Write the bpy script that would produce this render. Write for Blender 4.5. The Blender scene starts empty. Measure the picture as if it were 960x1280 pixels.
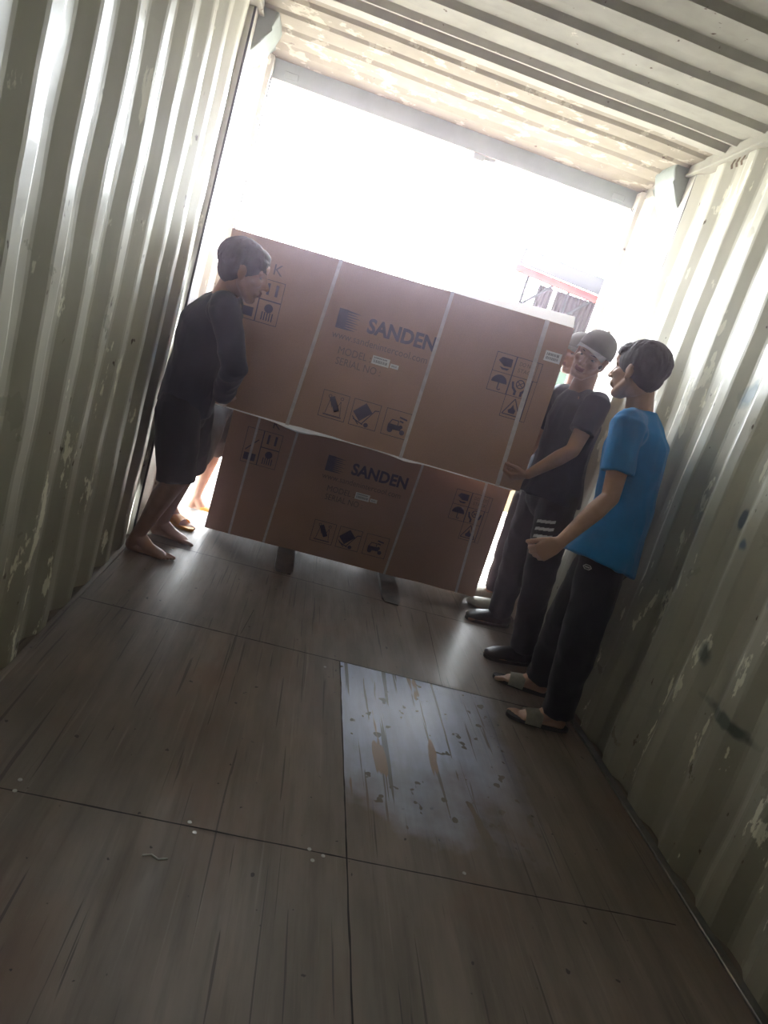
import bpy, bmesh, math, random
from mathutils import Vector, Matrix, noise
V = Vector
random.seed(7)
S = bpy.context.scene
COL = S.collection

# ------------------------------------------------------------------ camera
cam_d = bpy.data.cameras.new('camera'); cam = bpy.data.objects.new('camera', cam_d); COL.objects.link(cam)
right = V((0.9525536, -0.07750001, 0.29433889)); down = V((0.26733777, -0.24926787, -0.93080398)); fwd = V((0.14550654, 0.96532859, -0.21672233))
m = Matrix((( right.x, -down.x, -fwd.x, -0.4368), (right.y, -down.y, -fwd.y, 0.0), (right.z, -down.z, -fwd.z, 1.3645), (0, 0, 0, 1)))
cam.matrix_world = m
cam_d.sensor_fit = 'VERTICAL'; cam_d.sensor_height = 36.0; cam_d.lens = 36.0 * 867.9 / 1280.0
cam_d.clip_start = 0.05; cam_d.clip_end = 500
S.camera = cam

# ------------------------------------------------------------------ world, sun, exposure
w = bpy.data.worlds.new('overcast_sky'); S.world = w; w.use_nodes = True
bg = w.node_tree.nodes['Background']; bg.inputs['Color'].default_value = (0.90, 0.95, 1.0, 1); bg.inputs['Strength'].default_value = 15.0
sun_d = bpy.data.lights.new('sun', 'SUN'); sun = bpy.data.objects.new('sun', sun_d); COL.objects.link(sun)
sun_d.energy = 12.0; sun_d.angle = math.radians(3); sun_d.color = (1.0, 0.95, 0.86)
sun.rotation_euler = V((-0.25, 0.55, -1.0)).to_track_quat('-Z', 'Y').to_euler()
# doorway portal: emits nothing, only tells Cycles where the sky can be seen from inside
por_d = bpy.data.lights.new('doorway_portal', 'AREA'); por = bpy.data.objects.new('doorway_portal', por_d); COL.objects.link(por)
por_d.shape = 'RECTANGLE'; por_d.size = 2.30; por_d.size_y = 2.62; por_d.cycles.is_portal = True
por.location = (0, 4.50, 1.31); por.rotation_euler = (math.radians(-90), 0, 0)
S.view_settings.view_transform = 'Standard'; S.view_settings.look = 'None'; S.view_settings.gamma = 1.0
S.view_settings.use_curve_mapping = False; S.view_settings.exposure = 0.6
S.cycles.max_bounces = 12; S.cycles.diffuse_bounces = 7; S.cycles.glossy_bounces = 5
S.cycles.use_denoising = True; S.cycles.use_adaptive_sampling = False; S.cycles.volume_bounces = 1
S.cycles.sample_clamp_indirect = 12.0

# ------------------------------------------------------------------ materials
def new_mat(name):
    mt = bpy.data.materials.new(name); mt.use_nodes = True
    nt = mt.node_tree; return mt, nt, nt.nodes['Principled BSDF']
def N(nt, typ, **kw):
    n = nt.nodes.new(typ)
    for k, v in kw.items():
        if k in n.inputs: n.inputs[k].default_value = v
        else: setattr(n, k, v)
    return n
def rgb(c): return (c[0], c[1], c[2], 1)
def coords(nt, scale=(1, 1, 1)):
    tc = N(nt, 'ShaderNodeTexCoord'); mp = N(nt, 'ShaderNodeMapping'); mp.inputs['Scale'].default_value = scale
    nt.links.new(tc.outputs['Object'], mp.inputs['Vector']); return mp.outputs['Vector']
def mixc(nt, fac, a, b):
    mx = N(nt, 'ShaderNodeMix', data_type='RGBA')
    for s, v in ((0, fac), (6, a), (7, b)):
        if isinstance(v, bpy.types.NodeSocket): nt.links.new(v, mx.inputs[s])
        else: mx.inputs[s].default_value = rgb(v) if s else v
    return mx.outputs[2]
def ramp(nt, src, stops):
    r = N(nt, 'ShaderNodeValToRGB'); nt.links.new(src, r.inputs['Fac'])
    e = r.color_ramp.elements
    while len(e) < len(stops): e.new(0.5)
    for i, (p, c) in enumerate(stops):
        e[i].position = p; e[i].color = rgb(c) if isinstance(c, tuple) else (c, c, c, 1)
    return r.outputs['Color']
def tex_noise(nt, vec, scale, detail=4, rough=0.55, dist=0.0):
    n = N(nt, 'ShaderNodeTexNoise'); n.inputs['Scale'].default_value = scale; n.inputs['Detail'].default_value = detail
    n.inputs['Roughness'].default_value = rough; n.inputs['Distortion'].default_value = dist
    nt.links.new(vec, n.inputs['Vector']); return n.outputs['Fac']
def bump(nt, bs, src, dist, strength=1.0):
    b = N(nt, 'ShaderNodeBump'); b.inputs['Strength'].default_value = strength; b.inputs['Distance'].default_value = dist
    nt.links.new(src, b.inputs['Height']); nt.links.new(b.outputs['Normal'], bs.inputs['Normal'])
def simple(name, c, rough=0.6, c2=None, scale=20, metal=0.0, stretch=(1, 1, 1), bmp=0.0, spec=None):
    mt, nt, bs = new_mat(name)
    bs.inputs['Roughness'].default_value = rough; bs.inputs['Metallic'].default_value = metal
    if spec is not None: bs.inputs['Specular IOR Level'].default_value = spec
    v = coords(nt, stretch); f = tex_noise(nt, v, scale)
    c2 = c2 or tuple(x * 0.8 for x in c)
    nt.links.new(mixc(nt, ramp(nt, f, [(0.35, 0.0), (0.65, 1.0)]), c, c2), bs.inputs['Base Color'])
    if bmp: bump(nt, bs, f, bmp)
    return mt

def wall_paint(name, base, dirt, peel_amt, spots=(), gloss=0.6):
    mt, nt, bs = new_mat(name)
    v = coords(nt); tall = coords(nt, (3, 3, 0.6))
    col = mixc(nt, ramp(nt, tex_noise(nt, tall, 3.0, 5), [(0.35, 0.0), (0.7, 1.0)]), base, tuple(x * 0.84 for x in base))
    # grime that has settled on the lower part of the wall
    sep = N(nt, 'ShaderNodeSeparateXYZ'); nt.links.new(v, sep.inputs[0])
    ad = N(nt, 'ShaderNodeMath', operation='MULTIPLY_ADD'); nt.links.new(tex_noise(nt, v, 2.2, 4), ad.inputs[0]); ad.inputs[1].default_value = 1.1
    nt.links.new(sep.outputs['Z'], ad.inputs[2])
    mr = N(nt, 'ShaderNodeMapRange'); nt.links.new(ad.outputs[0], mr.inputs['Value'])
    mr.inputs['From Min'].default_value = 0.5; mr.inputs['From Max'].default_value = 2.1; mr.inputs['To Min'].default_value = 0.8; mr.inputs['To Max'].default_value = 0.0
    col = mixc(nt, mr.outputs['Result'], col, dirt)
    # rust specks and scrapes
    f2 = ramp(nt, tex_noise(nt, coords(nt, (1, 1, 0.5)), 26, 3), [(0.70, 0.0), (0.74, 1.0)])
    col = mixc(nt, f2, col, (0.09, 0.065, 0.045))
    f3 = ramp(nt, tex_noise(nt, coords(nt, (1, 1, 0.35)), 9, 6, 0.65), [(0.62 - peel_amt, 0.0), (0.64 - peel_amt, 1.0)])
    col = mixc(nt, f3, col, tuple(min(1, x * 1.35 + 0.03) for x in base))
    for (y, z, r, c) in spots:       # blue-green spray paint marks
        sb = N(nt, 'ShaderNodeVectorMath', operation='SUBTRACT'); nt.links.new(v, sb.inputs[0]); sb.inputs[1].default_value = (0, y, z)
        ml = N(nt, 'ShaderNodeVectorMath', operation='MULTIPLY'); nt.links.new(sb.outputs[0], ml.inputs[0]); ml.inputs[1].default_value = (0, 1 / r[0], 1 / r[1])
        ln = N(nt, 'ShaderNodeVectorMath', operation='LENGTH'); nt.links.new(ml.outputs[0], ln.inputs[0])
        a2 = N(nt, 'ShaderNodeMath', operation='MULTIPLY_ADD'); nt.links.new(tex_noise(nt, v, 12, 2), a2.inputs[0]); a2.inputs[1].default_value = 0.9; nt.links.new(ln.outputs['Value'], a2.inputs[2])
        col = mixc(nt, ramp(nt, a2.outputs[0], [(0.75, 0.75), (1.0, 0.0)]), col, c)
    nt.links.new(col, bs.inputs['Base Color'])
    k = 0.0 if gloss > 0.3 else 0.35
    nt.links.new(ramp(nt, tex_noise(nt, v, 5, 5), [(0.3, 0.26 + k), (0.75, 0.5 + k)]), bs.inputs['Roughness'])
    bs.inputs['Specular IOR Level'].default_value = gloss
    bump(nt, bs, tex_noise(nt, v, 7, 3), 0.0015)
    return mt
CREAM = (0.58, 0.57, 0.48)
M = {}
GR = (0.02, 0.10, 0.14)
M['wall_l'] = wall_paint('cream_wall_paint', CREAM, (0.19, 0.17, 0.125), 0.0)
M['wall_r'] = wall_paint('cream_wall_paint_marked', CREAM, (0.19, 0.17, 0.125), 0.02,
    [(2.62, 1.62, (0.10, 0.10), GR), (2.35, 1.17, (0.05, 0.09), (0.01, 0.06, 0.12)), (2.24, 1.10, (0.05, 0.05), (0.01, 0.08, 0.18)),
     (2.02, 0.98, (0.05, 0.08), (0.01, 0.06, 0.16)), (1.98, 0.55, (0.30, 0.05), (0.02, 0.05, 0.045)), (2.2, 0.68, (0.06, 0.1), (0.02, 0.05, 0.045))])
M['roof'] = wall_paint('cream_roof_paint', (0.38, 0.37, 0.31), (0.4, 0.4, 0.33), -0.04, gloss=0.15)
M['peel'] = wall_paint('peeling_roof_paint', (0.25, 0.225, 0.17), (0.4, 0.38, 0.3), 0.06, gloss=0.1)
M['post'] = wall_paint('white_post_paint', (0.66, 0.65, 0.58), (0.3, 0.28, 0.22), 0.03)
M['header'] = simple('grey_green_header_paint', (0.34, 0.41, 0.38), 0.5, (0.29, 0.35, 0.32), 6)
M['gusset'] = simple('grey_green_gusset_paint', (0.24, 0.28, 0.25), 0.45, (0.2, 0.24, 0.21), 9)
M['black_rubber'] = simple('black_rubber', (0.03, 0.03, 0.03), 0.6)

def floor_mat():
    mt, nt, bs = new_mat('worn_plywood_floor')
    v = coords(nt); grain = coords(nt, (26, 1.2, 1)); wide = coords(nt, (5, 0.8, 1)); st = coords(nt, (60, 1.6, 1))
    col = mixc(nt, ramp(nt, tex_noise(nt, wide, 1.6, 5, 0.6), [(0.3, 0.0), (0.72, 1.0)]), (0.11, 0.086, 0.068), (0.23, 0.185, 0.155))
    col = mixc(nt, ramp(nt, tex_noise(nt, v, 1.3, 3), [(0.4, 0.0), (0.65, 0.45)]), col, (0.08, 0.074, 0.056))
    col = mixc(nt, ramp(nt, tex_noise(nt, grain, 1.0, 6, 0.7), [(0.5, 0.0), (0.75, 0.5)]), col, (0.04, 0.03, 0.024))
    col = mixc(nt, ramp(nt, tex_noise(nt, st, 1.0, 3, 0.5), [(0.62, 0.0), (0.74, 0.35)]), col, (0.28, 0.245, 0.21))
    col = mixc(nt, ramp(nt, tex_noise(nt, coords(nt, (1.5, 0.7, 1)), 2.1, 4, 0.6), [(0.52, 0.0), (0.66, 0.55)]), col, (0.15, 0.085, 0.055))
    col = mixc(nt, ramp(nt, tex_noise(nt, coords(nt, (1, .8, 1)), 34, 2, 0.4), [(0.735, 0.0), (0.75, 0.9)]), col, (0.02, 0.016, 0.014))
    col = mixc(nt, ramp(nt, tex_noise(nt, coords(nt, (70, 1.3, 1)), 1.0, 2, 0.5, 0.3), [(0.66, 0.0), (0.68, 0.7)]), col, (0.03, 0.024, 0.02))
    sep = N(nt, 'ShaderNodeSeparateXYZ'); nt.links.new(v, sep.inputs[0])
    def rng(sock, a, b, c, d):     # 1 between b and c
        m1 = N(nt, 'ShaderNodeMapRange'); nt.links.new(sock, m1.inputs['Value']); m1.inputs['From Min'].default_value = a; m1.inputs['From Max'].default_value = b
        m2 = N(nt, 'ShaderNodeMapRange'); nt.links.new(sock, m2.inputs['Value']); m2.inputs['From Min'].default_value = d; m2.inputs['From Max'].default_value = c
        mu = N(nt, 'ShaderNodeMath', operation='MULTIPLY'); nt.links.new(m1.outputs[0], mu.inputs[0]); nt.links.new(m2.outputs[0], mu.inputs[1]); return mu.outputs[0]
    def mul(a, b):
        mu = N(nt, 'ShaderNodeMath', operation='MULTIPLY'); nt.links.new(a, mu.inputs[0]); nt.links.new(b, mu.inputs[1]); return mu.outputs[0]
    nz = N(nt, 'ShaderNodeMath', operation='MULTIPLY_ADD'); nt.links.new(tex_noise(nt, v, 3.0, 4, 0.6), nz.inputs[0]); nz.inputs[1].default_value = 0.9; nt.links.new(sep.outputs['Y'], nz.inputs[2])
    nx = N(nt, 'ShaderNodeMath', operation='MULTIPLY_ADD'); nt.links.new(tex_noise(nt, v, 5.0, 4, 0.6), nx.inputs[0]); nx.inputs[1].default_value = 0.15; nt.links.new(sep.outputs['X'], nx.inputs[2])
    sheen_patch = mul(mul(rng(sep.outputs['X'], 0.008, 0.011, 5, 6), rng(nx.outputs[0], -1, 0, 0.50, 0.82)), mul(rng(sep.outputs['Y'], -9, -8, 2.868, 2.872), rng(nz.outputs[0], 2.25, 2.75, 8, 9)))
    pcol = mixc(nt, ramp(nt, tex_noise(nt, coords(nt, (9, 1.3, 1)), 1.7, 6, 0.65), [(0.35, 0.0), (0.65, 1.0)]), (0.33, 0.38, 0.58), (0.48, 0.55, 0.78))  # polished panel: its bluish sky reflection is painted into the base colour
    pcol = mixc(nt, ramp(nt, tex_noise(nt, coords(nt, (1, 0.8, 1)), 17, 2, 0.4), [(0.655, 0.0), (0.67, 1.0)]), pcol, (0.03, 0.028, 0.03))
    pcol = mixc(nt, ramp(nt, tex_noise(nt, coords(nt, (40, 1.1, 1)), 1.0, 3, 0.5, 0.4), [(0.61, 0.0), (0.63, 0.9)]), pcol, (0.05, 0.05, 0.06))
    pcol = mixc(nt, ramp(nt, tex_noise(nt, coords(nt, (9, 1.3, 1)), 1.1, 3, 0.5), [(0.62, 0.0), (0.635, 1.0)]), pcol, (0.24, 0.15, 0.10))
    col = mixc(nt, sheen_patch, col, pcol)
    # polished track nearer the door
    track = mul(rng(sep.outputs['X'], 0.35, 0.5, 0.75, 0.95), rng(sep.outputs['Y'], 2.88, 2.9, 3.7, 4.0))
    nt.links.new(col, bs.inputs['Base Color'])
    rr = ramp(nt, tex_noise(nt, coords(nt, (6, 1.2, 1)), 2.5, 5, 0.6), [(0.3, 0.38), (0.75, 0.6)])
    mx = N(nt, 'ShaderNodeMath', operation='MAXIMUM'); nt.links.new(sheen_patch, mx.inputs[0]); nt.links.new(track, mx.inputs[1])
    r2 = mixc(nt, mx.outputs[0], rr, (0.30, 0.30, 0.30))
    nt.links.new(r2, bs.inputs['Roughness'])
    bs.inputs['Specular IOR Level'].default_value = 0.4
    bump(nt, bs, tex_noise(nt, grain, 1.0, 6, 0.7), 0.0016, 0.8)
    return mt
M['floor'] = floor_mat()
M['seam'] = simple('dark_seam_dirt', (0.012, 0.01, 0.009), 0.9)
M['cardboard'] = None
def cardboard():
    mt, nt, bs = new_mat('brown_cardboard')
    v = coords(nt); fl = coords(nt, (160, 160, 4))
    c = mixc(nt, ramp(nt, tex_noise(nt, v, 3, 5), [(0.3, 0.0), (0.7, 1.0)]), (0.44, 0.275, 0.20), (0.38, 0.235, 0.17))
    c = mixc(nt, ramp(nt, tex_noise(nt, v, 160, 2), [(0.4, 0.0), (0.8, 0.35)]), c, (0.25, 0.15, 0.11))
    nt.links.new(c, bs.inputs['Base Color']); bs.inputs['Roughness'].default_value = 0.7; bs.inputs['Specular IOR Level'].default_value = 0.25
    bump(nt, bs, tex_noise(nt, fl, 1, 2), 0.0006); return mt
M['cardboard'] = cardboard()
M['ink'] = simple('dark_blue_ink', (0.045, 0.04, 0.085), 0.7, (0.06, 0.052, 0.10), 40, spec=0.2)
M['ink_thin'] = simple('faded_blue_ink', (0.10, 0.07, 0.085), 0.7, (0.12, 0.085, 0.09), 60, spec=0.2)
M['strap'] = simple('translucent_white_strap', (0.62, 0.56, 0.55), 0.3, (0.5, 0.45, 0.45), 30)
M['sticker'] = simple('white_sticker', (0.8, 0.8, 0.8), 0.4, (0.75, 0.75, 0.75))
M['sticker_ink'] = simple('grey_print', (0.2, 0.2, 0.22), 0.6)
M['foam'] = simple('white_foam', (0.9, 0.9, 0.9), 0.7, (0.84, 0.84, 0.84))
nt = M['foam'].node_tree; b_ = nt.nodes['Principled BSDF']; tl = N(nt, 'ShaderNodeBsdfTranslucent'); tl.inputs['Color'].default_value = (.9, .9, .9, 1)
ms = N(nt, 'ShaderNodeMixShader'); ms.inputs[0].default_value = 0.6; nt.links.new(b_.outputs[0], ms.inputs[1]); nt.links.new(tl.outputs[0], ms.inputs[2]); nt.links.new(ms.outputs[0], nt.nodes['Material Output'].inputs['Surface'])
M['steel'] = simple('worn_dark_steel', (0.10, 0.10, 0.095), 0.4, (0.16, 0.15, 0.13), 18, metal=0.5)
M['skin'] = None
def skin(name, c):
    mt, nt, bs = new_mat(name); v = coords(nt)
    cc = mixc(nt, ramp(nt, tex_noise(nt, v, 14, 4), [(0.35, 0.0), (0.7, 1.0)]), c, (c[0] * 0.82, c[1] * 0.74, c[2] * 0.7))
    nt.links.new(cc, bs.inputs['Base Color']); bs.inputs['Roughness'].default_value = 0.48
    bs.inputs['Subsurface Weight'].default_value = 0.0
    bump(nt, bs, tex_noise(nt, v, 220, 2), 0.0005); return mt
M['skin'] = skin('brown_skin', (0.36, 0.20, 0.14))
M['skin_pale'] = skin('light_brown_skin', (0.42, 0.25, 0.18))
def cloth(name, c, amt=0.75):
    mt, nt, bs = new_mat(name); v = coords(nt)
    cc = mixc(nt, ramp(nt, tex_noise(nt, v, 9, 4), [(0.3, 0.0), (0.7, 1.0)]), c, tuple(x * amt for x in c))
    nt.links.new(cc, bs.inputs['Base Color']); bs.inputs['Roughness'].default_value = 0.85; bs.inputs['Specular IOR Level'].default_value = 0.2
    bs.inputs['Sheen Weight'].default_value = 0.15
    bump(nt, bs, tex_noise(nt, v, 350, 2), 0.0008); return mt
M['black_shirt'] = cloth('black_cotton', (0.011, 0.017, 0.034))
M['navy_shirt'] = cloth('dark_navy_cotton', (0.009, 0.013, 0.028))
M['blue_shirt'] = cloth('bright_blue_jersey', (0.008, 0.20, 0.52))
M['black_pants'] = cloth('black_track_cloth', (0.006, 0.007, 0.010))
M['black_short'] = cloth('black_shorts_cloth', (0.008, 0.010, 0.015))
M['grey_pants'] = cloth('grey_rolled_trouser_cloth', (0.12, 0.12, 0.125))
M['grey_cap'] = cloth('grey_cap_cloth', (0.26, 0.26, 0.24))
M['white_print'] = simple('white_print', (0.6, 0.6, 0.6), 0.6)
M['hair'] = simple('black_hair', (0.012, 0.010, 0.010), 0.6, (0.022, 0.018, 0.017), 90, stretch=(1, 1, 0.3), bmp=0.0015, spec=0.25)
M['eye'] = simple('eye_white', (0.24, 0.2, 0.18), 0.3, (0.2, 0.17, 0.15)); M['iris'] = simple('dark_iris', (0.015, 0.01, 0.008), 0.2)
M['lips'] = simple('lips', (0.20, 0.075, 0.065), 0.5)
M['shoe'] = simple('black_shoe_leather', (0.012, 0.012, 0.014), 0.45, (0.02, 0.02, 0.022))
M['sole'] = simple('dark_sole', (0.03, 0.03, 0.03), 0.7)
M['yellow'] = simple('yellow_rubber', (0.75, 0.36, 0.03), 0.45, (0.6, 0.27, 0.02), 30)
M['sandal'] = simple('grey_beige_sandal', (0.33, 0.31, 0.25), 0.6, (0.26, 0.25, 0.2), 50)
M['ground'] = simple('pale_concrete', (0.55, 0.52, 0.47), 0.9, (0.42, 0.39, 0.35), 3, bmp=0.01)
M['ochre'] = simple('ochre_wall', (0.10, 0.065, 0.03), 0.9, (0.08, 0.05, 0.025), 3)
M['red'] = simple('red_fascia_paint', (0.075, 0.012, 0.010), 0.7, (0.09, 0.02, 0.013), 2, spec=0.1)
M['grey_roof'] = simple('grey_roof_sheet', (0.009, 0.0105, 0.0105), 0.9, (0.007, 0.0085, 0.0085), 4, spec=0.1)
M['grey_sheet'] = simple('grey_corrugated_sheet', (0.036, 0.034, 0.031), 0.8, (0.03, 0.028, 0.026), 4, spec=0.1)
M['green_wall'] = simple('pale_green_wall', (0.045, 0.065, 0.05), 0.8, (0.04, 0.057, 0.045), 2, spec=0.1)
M['screw'] = simple('zinc_screw', (0.4, 0.4, 0.38), 0.35, metal=0.8)
M['paper'] = simple('white_paper', (0.7, 0.7, 0.68), 0.7)

# ------------------------------------------------------------------ mesh helpers
def obj(name, bm, mat, parent=None, smooth=False, recalc=True):
    if isinstance(bm, bmesh.types.BMesh):
        if recalc: bmesh.ops.recalc_face_normals(bm, faces=bm.faces)
        me = bpy.data.meshes.new(name); bm.to_mesh(me); bm.free()
    else: me = bm
    for mt in (mat if isinstance(mat, (list, tuple)) else [mat]): me.materials.append(mt)
    if smooth:
        for p in me.polygons: p.use_smooth = True
    o = bpy.data.objects.new(name, me); COL.objects.link(o)
    if parent:
        o.parent = parent
    return o
def tag(o, label=None, cat=None, group=None, kind=None):
    if label: o['label'] = label
    if cat: o['category'] = cat
    if group: o['group'] = group
    if kind: o['kind'] = kind
    return o
def empty(name, loc, rot=(0, 0, 0)):
    o = bpy.data.objects.new(name, None); COL.objects.link(o); o.location = loc; o.rotation_euler = rot; o.empty_display_size = 0.1
    return o
def BM(): return bmesh.new()
def box(bm, lo, hi, mat=None):
    r = bmesh.ops.create_cube(bm, size=1.0); c = [(a + b) / 2 for a, b in zip(lo, hi)]; s = [abs(b - a) for a, b in zip(lo, hi)]
    for v in r['verts']: v.co = V((v.co.x * s[0] + c[0], v.co.y * s[1] + c[1], v.co.z * s[2] + c[2]))
    return r['verts']
def bevel(bm, w, seg=2):
    bmesh.ops.bevel(bm, geom=list(bm.edges), offset=w, segments=seg, affect='EDGES', profile=0.5)
def tri_prism(bm, poly, axis, a, b):
    """polygon (two coordinates) extruded along axis from a to b"""
    def P(p, t):
        return V((t, p[0], p[1])) if axis == 0 else V((p[0], t, p[1])) if axis == 1 else V((p[0], p[1], t))
    A = [bm.verts.new(P(p, a)) for p in poly]; B = [bm.verts.new(P(p, b)) for p in poly]
    bm.faces.new(A); bm.faces.new(B[::-1])
    for i in range(len(poly)):
        j = (i + 1) % len(poly); bm.faces.new([A[j], A[i], B[i], B[j]])
def tube(bm, pts, radii, side=None, flat0=False, flat1=False, n=20, cap=3):
    """closed swept tube; radii (a along side, b across); rounded ends unless flat"""
    pts = [V(p) for p in pts]; radii = [r if isinstance(r, tuple) else (r, r) for r in radii]
    if side is None:
        t = (pts[-1] - pts[0]).normalized(); side = t.cross(V((0.31, 0.77, 0.23)))
    side = V(side)
    rings = []
    K = len(pts)
    for i in range(K):
        t = (pts[min(i + 1, K - 1)] - pts[max(i - 1, 0)]).normalized()
        s = (side - t * side.dot(t)).normalized(); u = t.cross(s)
        rings.append((pts[i], s, u, t, radii[i]))
    full = []
    if not flat0:
        p, s, u, t, r = rings[0]; rr = min(r)
        for k in range(cap):
            a = math.pi / 2 * (k + 0.35) / cap
            full.append((p - t * rr * math.cos(a), s, u, (r[0] * math.sin(a), r[1] * math.sin(a))))
    full += [(p, s, u, r) for p, s, u, t, r in rings]
    if not flat1:
        p, s, u, t, r = rings[-1]; rr = min(r)
        for k in reversed(range(cap)):
            a = math.pi / 2 * (k + 0.35) / cap
            full.append((p + t * rr * math.cos(a), s, u, (r[0] * math.sin(a), r[1] * math.sin(a))))
    vr = []
    for p, s, u, r in full:
        vr.append([bm.verts.new(p + s * (r[0] * math.cos(2 * math.pi * k / n)) + u * (r[1] * math.sin(2 * math.pi * k / n))) for k in range(n)])
    for a, b in zip(vr, vr[1:]):
        for k in range(n): bm.faces.new([a[k], a[(k + 1) % n], b[(k + 1) % n], b[k]])
    bm.faces.new(vr[0][::-1]); bm.faces.new(vr[-1])
def ell(bm, c, r, F=None):
    """ellipsoid at c with radii r along the frame axes F=(x,y,z)"""
    res = bmesh.ops.create_icosphere(bm, subdivisions=3, radius=1.0)
    F = F or (V((1, 0, 0)), V((0, 1, 0)), V((0, 0, 1)))
    c = V(c)
    for v in res['verts']:
        q = v.co.copy(); v.co = c + F[0] * (q.x * r[0]) + F[1] * (q.y * r[1]) + F[2] * (q.z * r[2])
def remesh(bm, voxel, smooth=3, factor=0.5, origin=None):
    bmesh.ops.recalc_face_normals(bm, faces=bm.faces)
    me = bpy.data.meshes.new('tmp'); bm.to_mesh(me); bm.free()
    o = bpy.data.objects.new('tmp', me); COL.objects.link(o)
    md = o.modifiers.new('r', 'REMESH'); md.mode = 'VOXEL'; md.voxel_size = voxel
    if smooth:
        sm = o.modifiers.new('s', 'SMOOTH'); sm.iterations = smooth; sm.factor = factor
    dg = bpy.context.evaluated_depsgraph_get(); dg.update()
    out = bpy.data.meshes.new_from_object(o.evaluated_get(dg))
    bpy.data.objects.remove(o); bpy.data.meshes.remove(me)
    for p in out.polygons: p.use_smooth = True
    return out
def wrinkle(me, amp, sx=9.0, sz=5.0, seed=0.0, axis=None):
    nrm = [v.normal.copy() for v in me.vertices]
    for v, n in zip(me.vertices, nrm):
        q = V((v.co.x * sx + seed, v.co.y * sx, v.co.z * sz + seed))
        h = noise.noise(q) + 0.6 * noise.noise(q * 2.3 + V((3, 1, 5)))
        r = 1 - abs(noise.noise(q * 1.4 + V((9, 2, 1)))) * 2.2
        v.co += n * amp * (h + 0.7 * r)
def shift_mesh(me, off):
    for v in me.vertices: v.co -= off

# ================================================================== THE CONTAINER
W = 1.175; H = 2.755; Y0 = -1.45; YJ = 3.785; YD = 4.49
def corrugated(y0, y1, x_in, x_out, z0, z1, pitch=0.264, phase=0.0, seed=0):
    """vertical trapezoid corrugation; grid in z so the dents can bend it"""
    prof = []
    y = y0
    k = 0
    f = (0.26, 0.24, 0.26, 0.24)
    yy = y0 - (phase % pitch)
    cyc = [(0.0, x_in), (f[0] * pitch, x_in), ((f[0] + f[1]) * pitch, x_out), ((f[0] + f[1] + f[2]) * pitch, x_out)]
    while yy < y1 + pitch:
        for a, x in cyc: prof.append((yy + a, x))
        yy += pitch
    pr = [(a, x) for a, x in prof if y0 < a < y1]
    pr = [(y0, pr[0][1])] + pr + [(y1, pr[-1][1])]
    # rounded folds
    fin = []
    for i, (a, x) in enumerate(pr):
        if 0 < i < len(pr) - 1:
            pa, px = pr[i - 1]; na, nx = pr[i + 1]
            d = 0.007
            la = math.hypot(a - pa, x - px); lb = math.hypot(na - a, nx - x)
            if la > 2.2 * d and lb > 2.2 * d:
                fin.append((a + (pa - a) * d / la, x + (px - x) * d / la)); fin.append((a + (na - a) * d / lb, x + (nx - x) * d / lb)); continue
        fin.append((a, x))
    bm = BM(); NZ = 36; rows = []
    sg = 1 if x_in > 0 else -1
    for j in range(NZ + 1):
        z = z0 + (z1 - z0) * j / NZ
        row = []
        for a, x in fin:
            q = V((a * 1.3 + seed, z * 1.5, seed * 3.1)); amt = 0.012 * noise.noise(q) + 0.004 * noise.noise(q * 4.0)
            low = max(0.0, 1 - z / 1.2); edge = min(1.0, z / 0.15) * min(1, (z1 - z) / 0.2)
            row.append(bm.verts.new((x + sg * edge * (amt + 0.006 * low * noise.noise(q * 2.7)), a + edge * (0.010 * noise.noise(q * 1.9 + V((4, 4, 4))) * (0.6 + low)), z)))
        rows.append(row)
    for a, b in zip(rows, rows[1:]):
        for k in range(len(a) - 1):
            f_ = bm.faces.new([a[k], a[k + 1], b[k + 1], b[k]]) if sg < 0 else bm.faces.new([a[k + 1], a[k], b[k], b[k + 1]])
    return bm
PITCH = 0.264
o = obj('wall_left', corrugated(Y0, YJ, -1.165, -1.201, -0.02, 2.70, PITCH, 0.02, 1.0), M['wall_l'], recalc=False); tag(o, kind='structure')
o = obj('wall_right', corrugated(Y0, YJ, 1.165, 1.201, -0.02, 2.70, PITCH, 0.05, 5.0), M['wall_r'], recalc=False); tag(o, kind='structure')
bm = BM(); box(bm, (-1.25, Y0 - 0.03, -0.02), (1.25, Y0, H)); tag(obj('wall_back', bm, M['wall_l']), kind='structure')
# floor
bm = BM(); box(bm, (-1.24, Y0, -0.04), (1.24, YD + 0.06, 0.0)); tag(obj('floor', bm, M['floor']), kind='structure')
# seams between the floor boards
bm = BM()
def seam(bm, x0, y0, x1, y1, wd=0.004, z=0.0006, jag=0.002):
    n = max(2, int(math.hypot(x1 - x0, y1 - y0) / 0.04)); L = V((x1 - x0, y1 - y0)).normalized(); P = V((-L.y, L.x)); prev = None
    for i in range(n + 1):
        t = i / n; j = noise.noise(V((t * n * 0.35 + x0 * 7, y0 * 3, 0))) * jag; ww = wd * (0.6 + 0.8 * abs(noise.noise(V((t * n * 0.5, y0, 4)))))
        c = V((x0 + (x1 - x0) * t, y0 + (y1 - y0) * t)) + P * j
        a = bm.verts.new((c.x - P.x * ww / 2, c.y - P.y * ww / 2, z)); b = bm.verts.new((c.x + P.x * ww / 2, c.y + P.y * ww / 2, z))
        if prev: bm.faces.new([prev[0], a, b, prev[1]])
        prev = (a, b)
seam(bm, -1.17, 1.655, 1.05, 1.655, 0.006); seam(bm, -1.17, 2.872, 1.1, 2.872, 0.009); seam(bm, -1.17, 3.785, 1.17, 3.785, 0.007)
seam(bm, 0.009, Y0, 0.009, 2.872, 0.006); seam(bm, -0.47, 2.15, -0.47, 2.87, 0.002); seam(bm, 0.50, 2.88, 0.55, 3.78, 0.003)
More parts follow.
